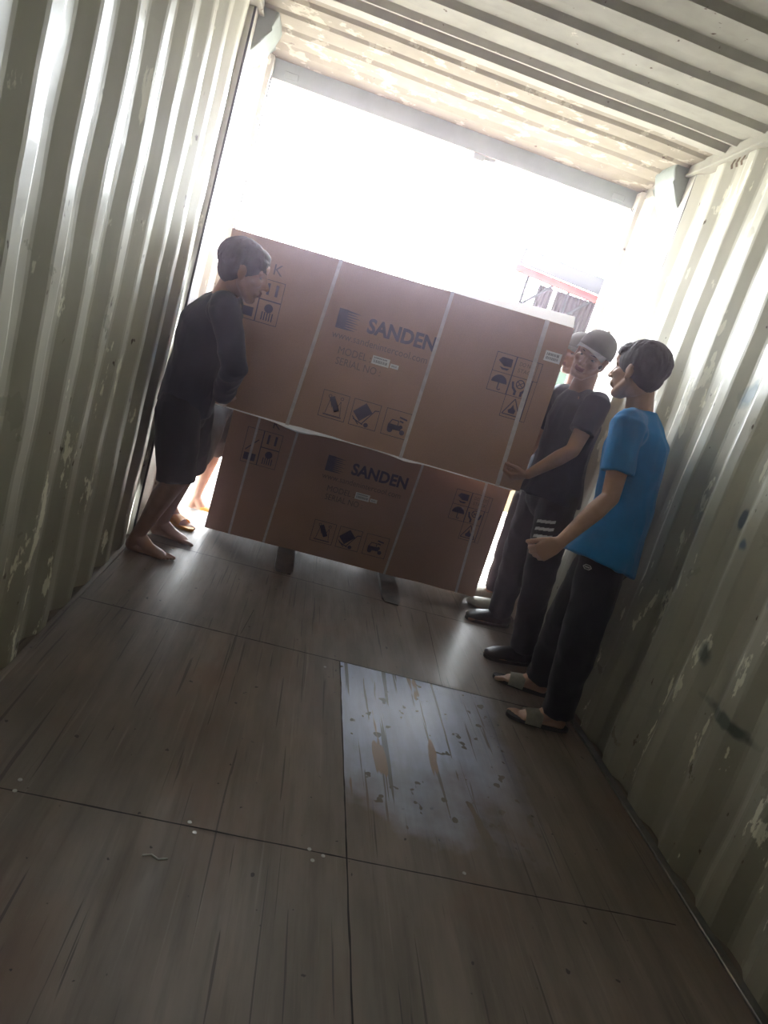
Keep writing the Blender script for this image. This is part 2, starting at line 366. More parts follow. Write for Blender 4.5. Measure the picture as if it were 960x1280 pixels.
seam(bm, -0.45, 2.9, -0.42, 3.2, 0.003)
tag(obj('trim_1', bm, M['seam'], recalc=False), kind='structure')
# steel angle strips where the floor meets the walls
bm = BM(); box(bm, (1.13, Y0, 0.0), (1.166, YJ, 0.012)); bevel(bm, 0.003, 1); tag(obj('baseboard_right', bm, M['steel']), kind='structure')
bm = BM(); box(bm, (-1.166, Y0, 0.0), (-1.145, YJ, 0.008)); bevel(bm, 0.002, 1); tag(obj('baseboard_left', bm, M['floor']), kind='structure')
# roof sheet: shallow transverse corrugations
bm = BM(); pts = []
y = Y0
while y < 3.62:
    pts += [(y, H), (y + 0.070, H), (y + 0.098, H - 0.022), (y + 0.180, H - 0.022)]; y += 0.217
pts = [p for p in pts if p[0] < 3.48] + [(3.49, H), (3.51, H - 0.03), (3.575, H - 0.03), (3.59, H - 0.005), (3.69, H - 0.002), (3.71, H - 0.016), (3.84, H - 0.014), (3.86, H - 0.026), (4.02, H - 0.022), (4.05, H - 0.034), (4.20, H - 0.03)]
prev = None
NX = 24
for (a, z) in pts:
    row = [bm.verts.new((-1.2 + 2.4 * k / NX, a, z + 0.004 * noise.noise(V((k * 0.22, a * 1.2, 2))))) for k in range(NX + 1)]
    if prev:
        for k in range(NX): bm.faces.new([prev[k], row[k], row[k + 1], prev[k + 1]])
    prev = row
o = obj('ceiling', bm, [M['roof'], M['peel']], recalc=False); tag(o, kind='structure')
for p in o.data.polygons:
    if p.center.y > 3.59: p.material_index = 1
bm = BM()
for y_ in (3.40, 3.44, 3.36):
    for dz in (-1, 1): 
        q = [bm.verts.new((1.163, y_ + a, 2.66 + dz * b)) for a, b in ((-.012, .0), (.008, .0), (-.008, .022), (-.026, .022))]
        bm.faces.new(q)
tag(obj('trim_12', bm, M['ochre'], recalc=False), kind='structure')
# sheets above the roof keep daylight out
bm = BM(); box(bm, (-1.26, Y0 - 0.03, H + 0.03), (1.26, YD, H + 0.05)); tag(obj('trim_2', bm, M['grey_roof']), kind='structure')
# header over the doorway
bm = BM()
tri_prism(bm, [(4.43, 2.61), (4.49, 2.61), (4.49, 2.79), (4.19, 2.79), (4.19, 2.735), (4.25, 2.735), (4.30, 2.72), (4.40, 2.715), (4.43, 2.712)], 0, -1.2, 1.2)
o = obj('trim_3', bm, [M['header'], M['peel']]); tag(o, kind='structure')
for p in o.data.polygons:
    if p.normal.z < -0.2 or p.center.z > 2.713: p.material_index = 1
bm = BM()   # door locking cam keeper hanging under the middle of the header
box(bm, (0.10, 4.44, 2.575), (0.17, 4.50, 2.612)); box(bm, (0.17, 4.45, 2.59), (0.24, 4.50, 2.612)); box(bm, (-1.06, 4.425, 2.63), (-0.98, 4.432, 2.665)); box(bm, (0.98, 4.425, 2.63), (1.06, 4.432, 2.665))
bevel(bm, 0.003, 1); tag(obj('trim_4', bm, M['header']), kind='structure')
# posts and end panels either side of the doorway
for sg, nm in ((-1, 'left'), (1, 'right')):
    bm = BM()
    pr = [(YJ + 0.006, 1.165), (3.95, 1.165), (3.985, 1.19), (4.16, 1.19), (4.20, 1.16), (4.35, 1.15), (4.36, 1.125), (4.46, 1.125), (4.47, 1.14), (YD, 1.14), (YD, 1.26), (YJ, 1.26), (YJ, 1.20), (YJ + 0.006, 1.20)]
    tri_prism(bm, [(sg * x, y) for y, x in pr], 2, -0.02, 2.70)
    tag(obj('wall_door_' + nm, bm, M['post']), kind='structure')
    bm = BM(); box(bm, (sg * 1.166, YJ - 0.002, 0), (sg * 1.176, YJ + 0.005, 2.69)); box(bm, (sg * 1.122, 4.40, 0.02), (sg * 1.1255, 4.407, 2.61)); box(bm, (sg * 1.122, 4.425, 0.02), (sg * 1.1255, 4.432, 2.61))
    tag(obj('trim_' + ('5' if sg < 0 else '6'), bm, M['black_rubber']), kind='structure')
    # top side rail
    bm = BM(); box(bm, (sg * 1.145, Y0, 2.69), (sg * 1.22, 3.86, 2.75)); box(bm, (sg * 1.135, Y0, 2.685), (sg * 1.16, 3.86, 2.698)); box(bm, (sg * 1.15, 4.05, 2.66), (sg * 1.22, 4.45, 2.76)); bevel(bm, 0.004, 2)
    tag(obj('trim_' + ('7' if sg < 0 else '8'), bm, M['roof']), kind='structure')
    # corner gusset: a rounded box narrowing to a point against the post
    bm = BM()
    tri_prism(bm, [(sg * 1.20, 2.76), (sg * 1.075, 2.76), (sg * 1.07, 2.71), (sg * 1.085, 2.665), (sg * 1.095, 2.65), (sg * 1.125, 2.58), (sg * 1.16, 2.53), (sg * 1.20, 2.52)], 1, 3.86, 4.10)
    bevel(bm, 0.012, 2); tag(obj('trim_' + ('9' if sg < 0 else '10'), bm, M['gusset']), kind='structure')
# sill outside the floor end
bm = BM(); box(bm, (-1.2, YD + 0.06, -0.06), (1.2, YD + 0.12, 0.0)); bevel(bm, 0.004, 1); tag(obj('trim_11', bm, M['steel']), kind='structure')

# thin tinted haze added inside the container to stand in for lens glare
hz, hnt, hbs = new_mat('glare_haze'); hnt.nodes.remove(hbs)
vs = N(hnt, 'ShaderNodeVolumeScatter'); vs.inputs['Color'].default_value = (1.0, 0.82, 1.0, 1); vs.inputs['Density'].default_value = 0.0145; vs.inputs['Anisotropy'].default_value = 0.90
hnt.links.new(vs.outputs[0], hnt.nodes['Material Output'].inputs['Volume'])
bm = BM(); box(bm, (-1.12, Y0 + 0.05, 0.02), (1.12, 4.42, 2.60))
tag(obj('haze', bm, hz), 'thin haze added inside the container in place of lens glare', 'haze', kind='stuff')

# ================================================================== OUTSIDE
bm = BM(); box(bm, (-60, YD + 0.05, -0.14), (60, 90, -0.06)); tag(obj('ground', bm, M['ground']), kind='structure')
bm = BM(); box(bm, (-60, -40, -0.14), (60, YD + 0.05, -0.06)); tag(obj('ground', bm, M['ground']), kind='structure')
def outside():
    r = empty('open_shed', (4.6, 12.4, -0.06))
    def part(name, bm, mt):
        for v in bm.verts: v.co -= V((4.6, 12.4, -0.06))
        return obj(name, bm, mt, r)
    bm = BM(); n = 60; rows = []
    for k in range(n * 4 + 1):
        x = 2.95 + 5.5 * k / (n * 4); rows.append((x, 12.9 + (0.03 if (k // 2) % 2 else -0.03)))
    pv = None
    for x, y_ in rows:
        a = bm.verts.new((x, y_, 2.35)); b = bm.verts.new((x, y_, 3.3))
        if pv: bm.faces.new([pv[0], a, b, pv[1]])
        pv = (a, b)
    part('corrugated_wall', bm, M['grey_sheet'])
    bm = BM(); box(bm, (2.95, 12.87, -0.06), (8.4, 13.0, 2.38)); part('lower_wall', bm, M['green_wall'])
    bm = BM(); tri_prism(bm, [(2.25, 3.36), (2.25, 3.24), (8.4, 2.92), (8.4, 3.04)], 1, 11.95, 12.02); part('fascia', bm, M['red'])
    bm = BM(); v4 = [bm.verts.new(p) for p in ((2.25, 11.9, 3.36), (8.4, 11.9, 3.06), (8.4, 15.5, 4.1), (3.1, 15.5, 4.3))]; bm.faces.new(v4)
    bmesh.ops.solidify(bm, geom=bm.faces[:], thickness=0.04); part('roof', bm, M['grey_roof'])
    for x in (2.5, 3.25):
        bm = BM(); tube(bm, [(x, 12.0, 2.75), (x + 0.45, 12.0, 3.2)], [0.025, 0.025], n=8); tube(bm, [(x, 12.0, 3.25), (x, 12.0, 2.7)], [0.025, 0.025], n=8); part('bracket', bm, M['grey_roof'])
    bm = BM(); box(bm, (3.0, 12.0, -0.06), (3.05, 12.05, 3.2)); part('post', bm, M['foam'])
    tag(r, 'grey lean-to shed with red fascia seen beyond the doorway', 'shed')
    bm = BM(); box(bm, (1.2, 8.2, -0.06), (7.5, 8.35, 0.5)); bevel(bm, 0.01, 1); tag(obj('garden_wall', bm, M['ochre']), 'low ochre wall outside, glimpsed between the lower carton and black trousers', 'wall')
outside()

# ================================================================== CARTONS
BW, BH, BD = 1.75, 0.858, 0.60
def text_mesh(s, size, x, z, bold=0.0, width=None):
    """upright text in the x-z plane, lower left corner at x,z; scaled to width"""
    c = bpy.data.curves.new('t', 'FONT'); c.body = s; c.size = size; c.offset = bold; c.resolution_u = 3
    o = bpy.data.objects.new('t', c); COL.objects.link(o)
    dg = bpy.context.evaluated_depsgraph_get(); dg.update()
    me = bpy.data.meshes.new_from_object(o.evaluated_get(dg)); bpy.data.objects.remove(o)
    xs = [v.co.x for v in me.vertices]; ys = [v.co.y for v in me.vertices]
    sx = (width / (max(xs) - min(xs))) if width else 1; x0 = min(xs); y0 = 0 if min(ys) < -0.1 * size else min(ys)
    for v in me.vertices: v.co = V((x + (v.co.x - x0) * sx, 0, z + (v.co.y - y0)))
    return me
def add_mesh(bm, me): bm.from_mesh(me)
def poly(bm, pts): 
    vs = [bm.verts.new((a, 0, b)) for a, b in pts]; bm.faces.new(vs)
def frame(bm, x0, z0, x1, z1, t=0.003):
    for a, b, c, d in ((x0, z0, x1, z0 + t), (x0, z1 - t, x1, z1), (x0, z0, x0 + t, z1), (x1 - t, z0, x1, z1)):
        poly(bm, [(a, b), (c, b), (c, d), (a, d)])
def bar(bm, a, b, t):
    a, b = V(a), V(b); d = (b - a).normalized(); p = V((-d.y, d.x)) * t / 2
    poly(bm, [tuple(a + p), tuple(a - p), tuple(b - p), tuple(b + p)])
def disc(bm, c, r, r2=None, n=20, a0=0, a1=360):
    if r2 is None and a1 - a0 >= 360:
        poly(bm, [(c[0] + r * math.cos(2 * math.pi * k / n), c[1] + r * math.sin(2 * math.pi * k / n)) for k in range(n)]); return
    for k in range(n):
        t0, t1 = (math.radians(a0 + (a1 - a0) * q / n) for q in (k, k + 1)); ri = r2 or 0.0001
        poly(bm, [(c[0] + ri * math.cos(t0), c[1] + ri * math.sin(t0)), (c[0] + r * math.cos(t0), c[1] + r * math.sin(t0)), (c[0] + r * math.cos(t1), c[1] + r * math.sin(t1)), (c[0] + ri * math.cos(t1), c[1] + ri * math.sin(t1))])
def logo_bm():
    bm = BM()
    me = text_mesh('SANDEN', 0.098, 0.764, 0.556, 0.0035, 0.352); bm.from_mesh(me)
    poly(bm, [(0.606, 0.541), (0.652, 0.541), (0.652, 0.638), (0.606, 0.638)])
    for k in range(8):       # the square dissolves to the right in tapering stripes
        z = 0.541 + 0.097 * k / 8; L = 0.70 + 0.012 * (1 if k % 2 else 0)
        poly(bm, [(0.652, z), (L + 0.006, z + 0.003), (L + 0.006, z + 0.0045), (0.652, z + 0.0105)])
    return bm
def text_bm():
    bm = BM()
    bm.from_mesh(text_mesh('www.sandenintercool.com', 0.05, 0.60, 0.492, 0.0, 0.497))
    bm.from_mesh(text_mesh('MODEL :', 0.052, 0.652, 0.421, 0.0, 0.17)); bm.from_mesh(text_mesh('SERIAL NO :', 0.052, 0.652, 0.368, 0.0, 0.235))
    bm.from_mesh(text_mesh('K', 0.075, 0.245, 0.70, 0.0, 0.045))
    return bm
def symbols_bm():
    bm = BM()
    # three along the lower edge
    for x0, x1 in ((0.632, 0.772), (0.795, 0.94), (0.968, 1.115)): frame(bm, x0, 0.092, x1, 0.23)
    # 1 tilted carton with two people outlined
    frame(bm, 0.655, 0.105, 0.752, 0.112, 0.003)
    disc(bm, (0.672, 0.205), 0.009, 0.006); disc(bm, (0.735, 0.205), 0.009, 0.006)
    for s, x in ((1, 0.665), (-1, 0.745)): bar(bm, (x, 0.115), (x + s * 0.012, 0.19), 0.003); bar(bm, (x + s * 0.012, 0.19), (x + s * 0.028, 0.15), 0.003)
    bar(bm, (0.682, 0.203), (0.722, 0.137), 0.028)
    # 2 carton on a hand truck
    bar(bm, (0.825, 0.142), (0.882, 0.199), 0.060); bar(bm, (0.812, 0.128), (0.868, 0.108), 0.006); bar(bm, (0.862, 0.112), (0.915, 0.195), 0.005); bar(bm, (0.913, 0.194), (0.935, 0.197), 0.005); disc(bm, (0.885, 0.110), 0.012)
    bar(bm, (0.806, 0.14), (0.845, 0.104), 0.005)
    # 3 clamp truck
    bar(bm, (0.995, 0.142), (1.065, 0.142), 0.026); disc(bm, (1.010, 0.124), 0.014); disc(bm, (1.075, 0.124), 0.013); disc(bm, (1.062, 0.15), 0.010); bar(bm, (1.0, 0.155), (1.01, 0.178), 0.005); bar(bm, (1.008, 0.178), (1.045, 0.178), 0.005); bar(bm, (1.045, 0.178), (1.045, 0.15), 0.005); bar(bm, (1.045, 0.198), (1.085, 0.192), 0.009); bar(bm, (1.05, 0.18), (1.07, 0.176), 0.008)
    # right-hand block
    frame(bm, 1.422, 0.555, 1.526, 0.652); frame(bm, 1.422, 0.458, 1.526, 0.558); frame(bm, 1.526, 0.458, 1.636, 0.558); frame(bm, 1.526, 0.555, 1.66, 0.652); frame(bm, 1.526, 0.348, 1.636, 0.461)
    frame(bm, 1.636, 0.348, 1.66, 0.652, 0.002)
    # stack of plates / open hand
    poly(bm, [(1.440, 0.612), (1.456, 0.632), (1.510, 0.632), (1.512, 0.592), (1.474, 0.590)]); poly(bm, [(1.452, 0.586), (1.468, 0.572), (1.495, 0.572), (1.505, 0.583), (1.475, 0.581)])
    # umbrella
    disc(bm, (1.474, 0.505), 0.040, None, 20, 0, 180); bar(bm, (1.474, 0.51), (1.474, 0.478), 0.006); disc(bm, (1.481, 0.478), 0.010, 0.005, 10, 180, 360)
    # two hands around a globe
    disc(bm, (1.582, 0.525), 0.023, 0.018); bar(bm, (1.566, 0.512), (1.598, 0.538), 0.004); bar(bm, (1.566, 0.536), (1.596, 0.512), 0.004)
    for s in (-1, 1):
        bar(bm, (1.582 + s * 0.04, 0.53), (1.582 + s * 0.032, 0.50), 0.011); bar(bm, (1.582 + s * 0.033, 0.503), (1.582 + s * 0.012, 0.482), 0.012); bar(bm, (1.582 + s * 0.016, 0.487), (1.582 + s * 0.016, 0.466), 0.012)
    # flammable triangle
    for a, b in (((1.535, 0.365), (1.627, 0.365)), ((1.535, 0.365), (1.581, 0.45)), ((1.627, 0.365), (1.581, 0.45))): bar(bm, a, b, 0.005)
    poly(bm, [(1.566, 0.374), (1.560, 0.388), (1.572, 0.400), (1.580, 0.42), (1.588, 0.403), (1.600, 0.392), (1.596, 0.374)])
    # left-hand block
    frame(bm, 0.205, 0.572, 0.318, 0.672); frame(bm, 0.205, 0.458, 0.318, 0.572); frame(bm, 0.105, 0.458, 0.205, 0.672)
    poly(bm, [(0.232, 0.598), (0.246, 0.598), (0.246, 0.655), (0.232, 0.655)]); poly(bm, [(0.276, 0.598), (0.290, 0.598), (0.290, 0.655), (0.276, 0.655)])
    disc(bm, (0.262, 0.535), 0.022); 
    for k in range(5): bar(bm, (0.235 + k * 0.013, 0.474), (0.235 + k * 0.013, 0.515), 0.006)
    poly(bm, [(0.118, 0.475), (0.188, 0.475), (0.188, 0.52), (0.118, 0.52)]); bar(bm, (0.12, 0.535), (0.185, 0.61), 0.006)
    return bm
def faded_bm():
    bm = BM()
    bm.from_mesh(text_mesh('DO NOT', 0.028, 1.548, 0.612, 0.0, 0.085)); bm.from_mesh(text_mesh('STACK', 0.028, 1.548, 0.580, 0.0, 0.085))
    return bm
def by_range(src, ranges):
    out = []
    for (x0, x1, z0, z1) in ranges:
        b = src.copy(); kill = [f for f in b.faces if not (x0 <= f.calc_center_median().x <= x1 and z0 <= f.calc_center_median().z <= z1)]
        bmesh.ops.delete(b, geom=kill, context='FACES'); out.append(b)
    src.free(); return out
def carton(name, centre, rot, height, straps, label, torn):
    r = empty(name, (0, 0, 0)); 
    h = height
    def loc(bm, dy=-0.0007):
        for v in bm.verts: v.co += V((-BW / 2, -BD / 2 + dy, 0))
        return bm
    bm = BM(); nx, nz = 36, 14
    box(bm, (-BW / 2, -BD / 2, 0), (BW / 2, BD / 2, h))
    bmesh.ops.subdivide_edges(bm, edges=[e for e in bm.edges if abs((e.verts[0].co - e.verts[1].co).x) > 1], cuts=nx, use_grid_fill=True)
    for v in bm.verts:        # soft sag of the handled lower edge
        if v.co.z < 0.001:
            v.co.z += 0.006 * noise.noise(V((v.co.x * 5, v.co.y * 3, torn * 4))) + (0.012 * math.exp(-((v.co.x + 0.25) / 0.12) ** 2) if torn and v.co.y < 0 else 0)
    obj('carton_body', bm, M['cardboard'], r)
    # top flap fold line and corner tape
    bm = BM(); box(bm, (-BW / 2 - 0.001, -0.025, h), (BW / 2 + 0.001, 0.025, h + 0.0015)); obj('packing_tape', bm, M['strap'], r)
    for nm, b in zip(('printed_emblem', 'printed_brand'), by_range(logo_bm(), [(0, .73, 0, 1), (.73, 2, 0, 1)])): obj(nm, loc(b), M['ink'], r, recalc=False)
    for b in by_range(text_bm(), [(.5, 2, .475, .6), (.5, 2, .415, .475), (.5, 2, .3, .415), (0, .5, 0, 1)]): obj('printed_text', loc(b), M['ink_thin'], r, recalc=False)
    obj('printed_text', loc(faded_bm()), M['ink_thin'], r, recalc=False)
    for b in by_range(symbols_bm(), [(.6, .784, 0, .3), (.784, .954, 0, .3), (.954, 1.2, 0, .3), (1.3, 2, 0, 1), (0, .5, 0, 1)]): obj('handling_symbol', loc(b), M['ink'], r, recalc=False)
    for (a, b, wd) in straps:
        bm = BM(); t = 0.0022; hw = wd / 2
        za, zb = 0.0, h
        ring = [(-BD / 2 - t, zb + t), (-BD / 2 - t, za - t), (BD / 2 + t, za - t), (BD / 2 + t, zb + t)]
        xs = [a - BW / 2, b - BW / 2, b - BW / 2, a - BW / 2]
        inn = [(-BD / 2, zb), (-BD / 2, za), (BD / 2, za), (BD / 2, zb)]
        o1 = [[bm.verts.new((xs[k] + s * hw, p[0], p[1])) for s in (-1, 1)] for k, p in enumerate(ring)]
        i1 = [[bm.verts.new((xs[k] + s * hw, p[0], p[1])) for s in (-1, 1)] for k, p in enumerate(inn)]
        for k in range(4):
            j = (k + 1) % 4
            bm.faces.new([o1[k][0], o1[k][1], o1[j][1], o1[j][0]]); bm.faces.new([i1[k][0], i1[j][0], i1[j][1], i1[k][1]])
            for s in (0, 1): bm.faces.new([o1[k][s], o1[j][s], i1[j][s], i1[k][s]])
        obj('strap', bm, M['strap'], r)
    def sticker(x0, z0, x1, z1, rows):
        bm = BM(); box(bm, (x0, -0.0022, z0), (x1, 0, z1)); st = obj('sticker', loc(bm, -0.0), M['sticker'], r)
        bm = BM(); rnd = random.Random(int(x0 * 1000))
        for k, (za, zb) in enumerate(rows):
            x = x0 + 0.008
            while x < x1 - 0.012:
                wd = rnd.uniform(0.002, 0.006); poly(bm, [(x, za), (x + wd, za), (x + wd, zb), (x, zb)]); x += wd + rnd.uniform(0.0015, 0.004)
        obj('sticker_print', loc(bm, -0.0028), M['sticker_ink'], st, recalc=False)
    sticker(0.828, 0.42, 0.918, 0.462, [(0.428, 0.443), (0.449, 0.456)])
    sticker(0.924, 0.424, 0.968, 0.446, [(0.431, 0.438)])
    if torn:
        sticker(1.652, 0.672, 1.735, 0.722, [(0.681, 0.695), (0.70, 0.714)])
        # torn lower front edge; white strip stands for bright slits of light
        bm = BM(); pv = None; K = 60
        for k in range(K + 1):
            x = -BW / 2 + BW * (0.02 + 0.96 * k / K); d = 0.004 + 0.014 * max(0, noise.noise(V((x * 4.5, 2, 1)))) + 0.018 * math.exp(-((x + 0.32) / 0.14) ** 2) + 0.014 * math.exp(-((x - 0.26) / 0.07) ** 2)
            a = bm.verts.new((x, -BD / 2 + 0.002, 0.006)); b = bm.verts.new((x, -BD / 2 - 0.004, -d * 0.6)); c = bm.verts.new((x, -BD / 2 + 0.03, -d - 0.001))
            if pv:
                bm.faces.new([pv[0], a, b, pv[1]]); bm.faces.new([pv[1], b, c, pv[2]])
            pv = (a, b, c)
        obj('bright_slit_strip', bm, M['foam'], r, recalc=False)
        # white inner lid standing proud of the top
        bm = BM(); tri_prism(bm, [(0.10, h), (BW / 2 - 0.002, h), (BW / 2 - 0.012, h + 0.055), (0.62, h + 0.048), (0.35, h + 0.012)], 1, -BD / 2 + 0.012, BD / 2 - 0.01)
        obj('foam_lid', bm, M['foam'], r)
    # place: rotate about the carton's own centre
    R = Matrix.Rotation(rot[2], 4, 'Z') @ Matrix.Rotation(rot[1], 4, 'Y') @ Matrix.Rotation(rot[0], 4, 'X')
    front_mid = V(centre)
    r.matrix_world = Matrix.Translation(front_mid) @ R @ Matrix.Translation(V((0, BD / 2, -h / 2)))
    tag(r, label, 'box')
    return r
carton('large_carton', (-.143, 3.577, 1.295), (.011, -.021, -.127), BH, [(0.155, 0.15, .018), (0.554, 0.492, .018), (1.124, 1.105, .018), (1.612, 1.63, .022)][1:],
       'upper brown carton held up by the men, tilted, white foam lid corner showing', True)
carton('large_carton', (.034, 4.14, 0.048 + 0.40), (0, -.008, 0), 0.80, [(0.158, 0.15, .014), (0.395, 0.365, .014), (1.175, 1.145, .014), (1.585, 1.627, .016)],
       'lower brown carton resting low on the two steel forks', False)
# forks of a lift truck under the lower carton
def forks():
    r = empty('lift_forks', (0.0, 4.85, 0.0))
    for x0, x1, tip in ((-0.315, -0.335, 3.80), (0.335, 0.34, 3.76)):
        bm = BM(); hw = 0.055
        P = [(tip, 0.005, 0.011), (tip + 0.05, 0.003, 0.016), (tip + 0.3, 0.003, 0.030), (4.88, 0.003, 0.036)]
        pv = None
        for i, (y_, za, zb) in enumerate(P):
            w_ = hw * (0.75 if i == 0 else 1); xx = x0 + (x1 - x0) * (y_ - tip) / 1.0
            q = [bm.verts.new(p) for p in ((xx - w_, y_, za), (xx + w_, y_, za), (xx + w_, y_, zb), (xx - w_, y_, zb))]
            if pv:
                for k in range(4): bm.faces.new([pv[k], pv[(k + 1) % 4], q[(k + 1) % 4], q[k]])
            else: bm.faces.new(q)
            pv = q
        bm.faces.new(pv[::-1])
        box(bm, (x1 - hw, 4.84, 0.003), (x1 + hw, 4.88, 0.5))
        for v in bm.verts: v.co -= V((0, 4.85, 0))
        obj('fork', bm, M['steel'], r)
    bm = BM(); box(bm, (-0.5, 0.03, 0.32), (0.5, 0.07, 0.42)); box(bm, (-0.5, 0.03, 0.08), (0.5, 0.07, 0.16)); box(bm, (-0.5, 0.03, 0.08), (-0.46, 0.07, 0.42)); box(bm, (0.46, 0.03, 0.08), (0.5, 0.07, 0.42)); obj('carriage', bm, M['steel'], r)
    tag(r, 'pair of worn steel forklift forks poking out under the lower carton', 'forks')
forks()

# ================================================================== PEOPLE
def orth(F, U):
    F = V(F).normalized(); U = (V(U) - F * V(U).dot(F)).normalized(); Sd = F.cross(U)   # Sd: to the person's right
    return Sd, F, U
def build_head(bm, H, fr, sc=1.0):
    Sd, F, U = fr
    def P(s, f, u): return H + Sd * (s * sc) + F * (f * sc) + U * (u * sc)
    def E(s, f, u, a, b, c): ell(bm, P(s, f, u), (a * sc, b * sc, c * sc), fr)
    E(0, -.014, .036, .076, .094, .080); E(0, .022, -.018, .061, .066, .082); E(0, .052, -.090, .027, .028, .022)
    E(0, .07, .045, .05, .022, .03)
    for s in (-1, 1):
        tube(bm, [P(s * .055, .0, -.045), P(s * .022, .052, -.092)], [.018 * sc, .020 * sc], n=12)
        E(s * .040, .052, -.018, .024, .028, .022)
        tube(bm, [P(s * .012, .080, .024), P(s * .045, .066, .022)], [.011 * sc, .009 * sc], n=10)
        E(s * .013, .094, -.028, .009, .010, .008)
        # ear
        E(s * .078, -.008, -.006, .007, .018, .031); E(s * .081, -.012, .014, .008, .014, .012); E(s * .078, .0, -.028, .006, .009, .010)
    tube(bm, [P(0, .084, .018), P(0, .096, -.006), P(0, .106, -.024)], [.008 * sc, .010 * sc, .012 * sc], n=12)
    E(0, .086, -.051, .022, .011, .006); E(0, .085, -.062, .020, .011, .007); E(0, .075, -.055, .03, .02, .022)
def carve_face(me, H, fr, sc):
    Sd, F, U = fr
    for v in me.vertices:
        d = v.co - H
        if d.length > 0.15 * sc: continue
        s, f, u = d.dot(Sd) / sc, d.dot(F) / sc, d.dot(U) / sc
        if f > 0.03:
            for e in (-1, 1):
                g = math.exp(-(((s - e * .031) / .016) ** 2 + ((u - .006) / .010) ** 2)); v.co -= F * (0.007 * g * sc)
            g = math.exp(-((s / .022) ** 2 + ((u + .0565) / .0022) ** 2)); v.co -= F * (0.003 * g * sc)
            g = math.exp(-((s / .03) ** 2 + ((u + .074) / .006) ** 2)); v.co -= F * (0.003 * g * sc)
def build_hand(bm, wr, D, P, T, curl=(20, 35, 30), spread=0.0, sc=1.0, thumb=(0.55, 0.7, 0.45)):
    """wrist point, pointing direction D, palm-facing direction P, thumb side T"""
    D = V(D).normalized(); P = V(P); P = (P - D * P.dot(D)).normalized(); T0 = D.cross(P); T = T0 if T0.dot(V(T)) > 0 else -T0
    tube(bm, [wr - D * .01, wr + D * .03 * sc, wr + D * .085 * sc], [(.026 * sc, .018 * sc), (.038 * sc, .017 * sc), (.041 * sc, .013 * sc)], side=T, n=16)
    for i, (off, ln) in enumerate(((.030, .95), (.010, 1.05), (-.010, 1.0), (-.029, .8))):
        p = wr + D * (.088 - .004 * abs(i - 1)) * sc + T * off * sc; d = (D + T * off * spread).normalized(); a = 0; pts = [p - D * .02 * sc, p]
        for k, L in enumerate((.042, .026, .021)):
            a += math.radians(curl[k]) * (1 + 0.06 * i); q = d * math.cos(a) + P * math.sin(a)
            p = p + q * (L * ln * sc); pts.append(p)
        tube(bm, pts, [.0095 * sc, .0095 * sc, .0088 * sc, .0082 * sc, .0074 * sc], side=T, n=12)
    p = wr + D * .02 * sc + T * .022 * sc; q = (D * thumb[0] + T * thumb[1] + P * thumb[2]).normalized()
    p2 = p + q * .045 * sc; q2 = (D * 0.85 + T * 0.25 + P * .45).normalized(); p3 = p2 + q2 * .032 * sc; p4 = p3 + q2 * .024 * sc
    tube(bm, [p, p2, p3, p4], [.015 * sc, .012 * sc, .0102 * sc, .0088 * sc], n=12)
def foot_frame(an, toe, ground):
    d = V((toe[0] - an[0], toe[1] - an[1], 0)).normalized(); return d, V((d.y, -d.x, 0))
def build_foot(bm, an, toe, ground=0.0, inner=1, lift=0.0):
    d, s = foot_frame(an, toe, ground); g = ground; a = V(an)
    hl = V((a.x, a.y, g)) - d * .035
    L = .245; tip = hl + d * (L - .02)
    tube(bm, [a, V((a.x, a.y, g)) - d * .018 + V((0, 0, .045)), hl + V((0, 0, .032 + lift)) + d * .01], [.034, .035, .031], n=16)
    tube(bm, [a + V((0, 0, -.005)), hl + d * .10 + V((0, 0, .040)), hl + d * .165 + V((0, 0, .024))], [(.034, .034), (.037, .030), (.045, .019)], side=s, n=16)
    tube(bm, [hl + d * .01 + V((0, 0, .026)), hl + d * .09 + V((0, 0, .02)), hl + d * .18 + V((0, 0, .018))], [(.030, .026), (.033, .019), (.045, .016)], side=s, n=16)
    for k, (off, l, r) in enumerate(((.030, .050, .0125), (.012, .048, .009), (-.003, .042, .0085), (-.018, .034, .008), (-.031, .025, .0078))):
        b = hl + d * .185 + s * (off * inner) + V((0, 0, .014)); b -= d * (0.006 * k)
        tube(bm, [b - d * .02, b + d * l * .5 + V((0, 0, .003)), b + d * l - V((0, 0, .003))], [r, r, r * .9], n=10)
    return hl, d, s
def body_axes(J):
    sh = (V(J['shR']) - V(J['shL'])).normalized(); hp = (V(J['hipR']) - V(J['hipL'])).normalized()
    return sh, hp
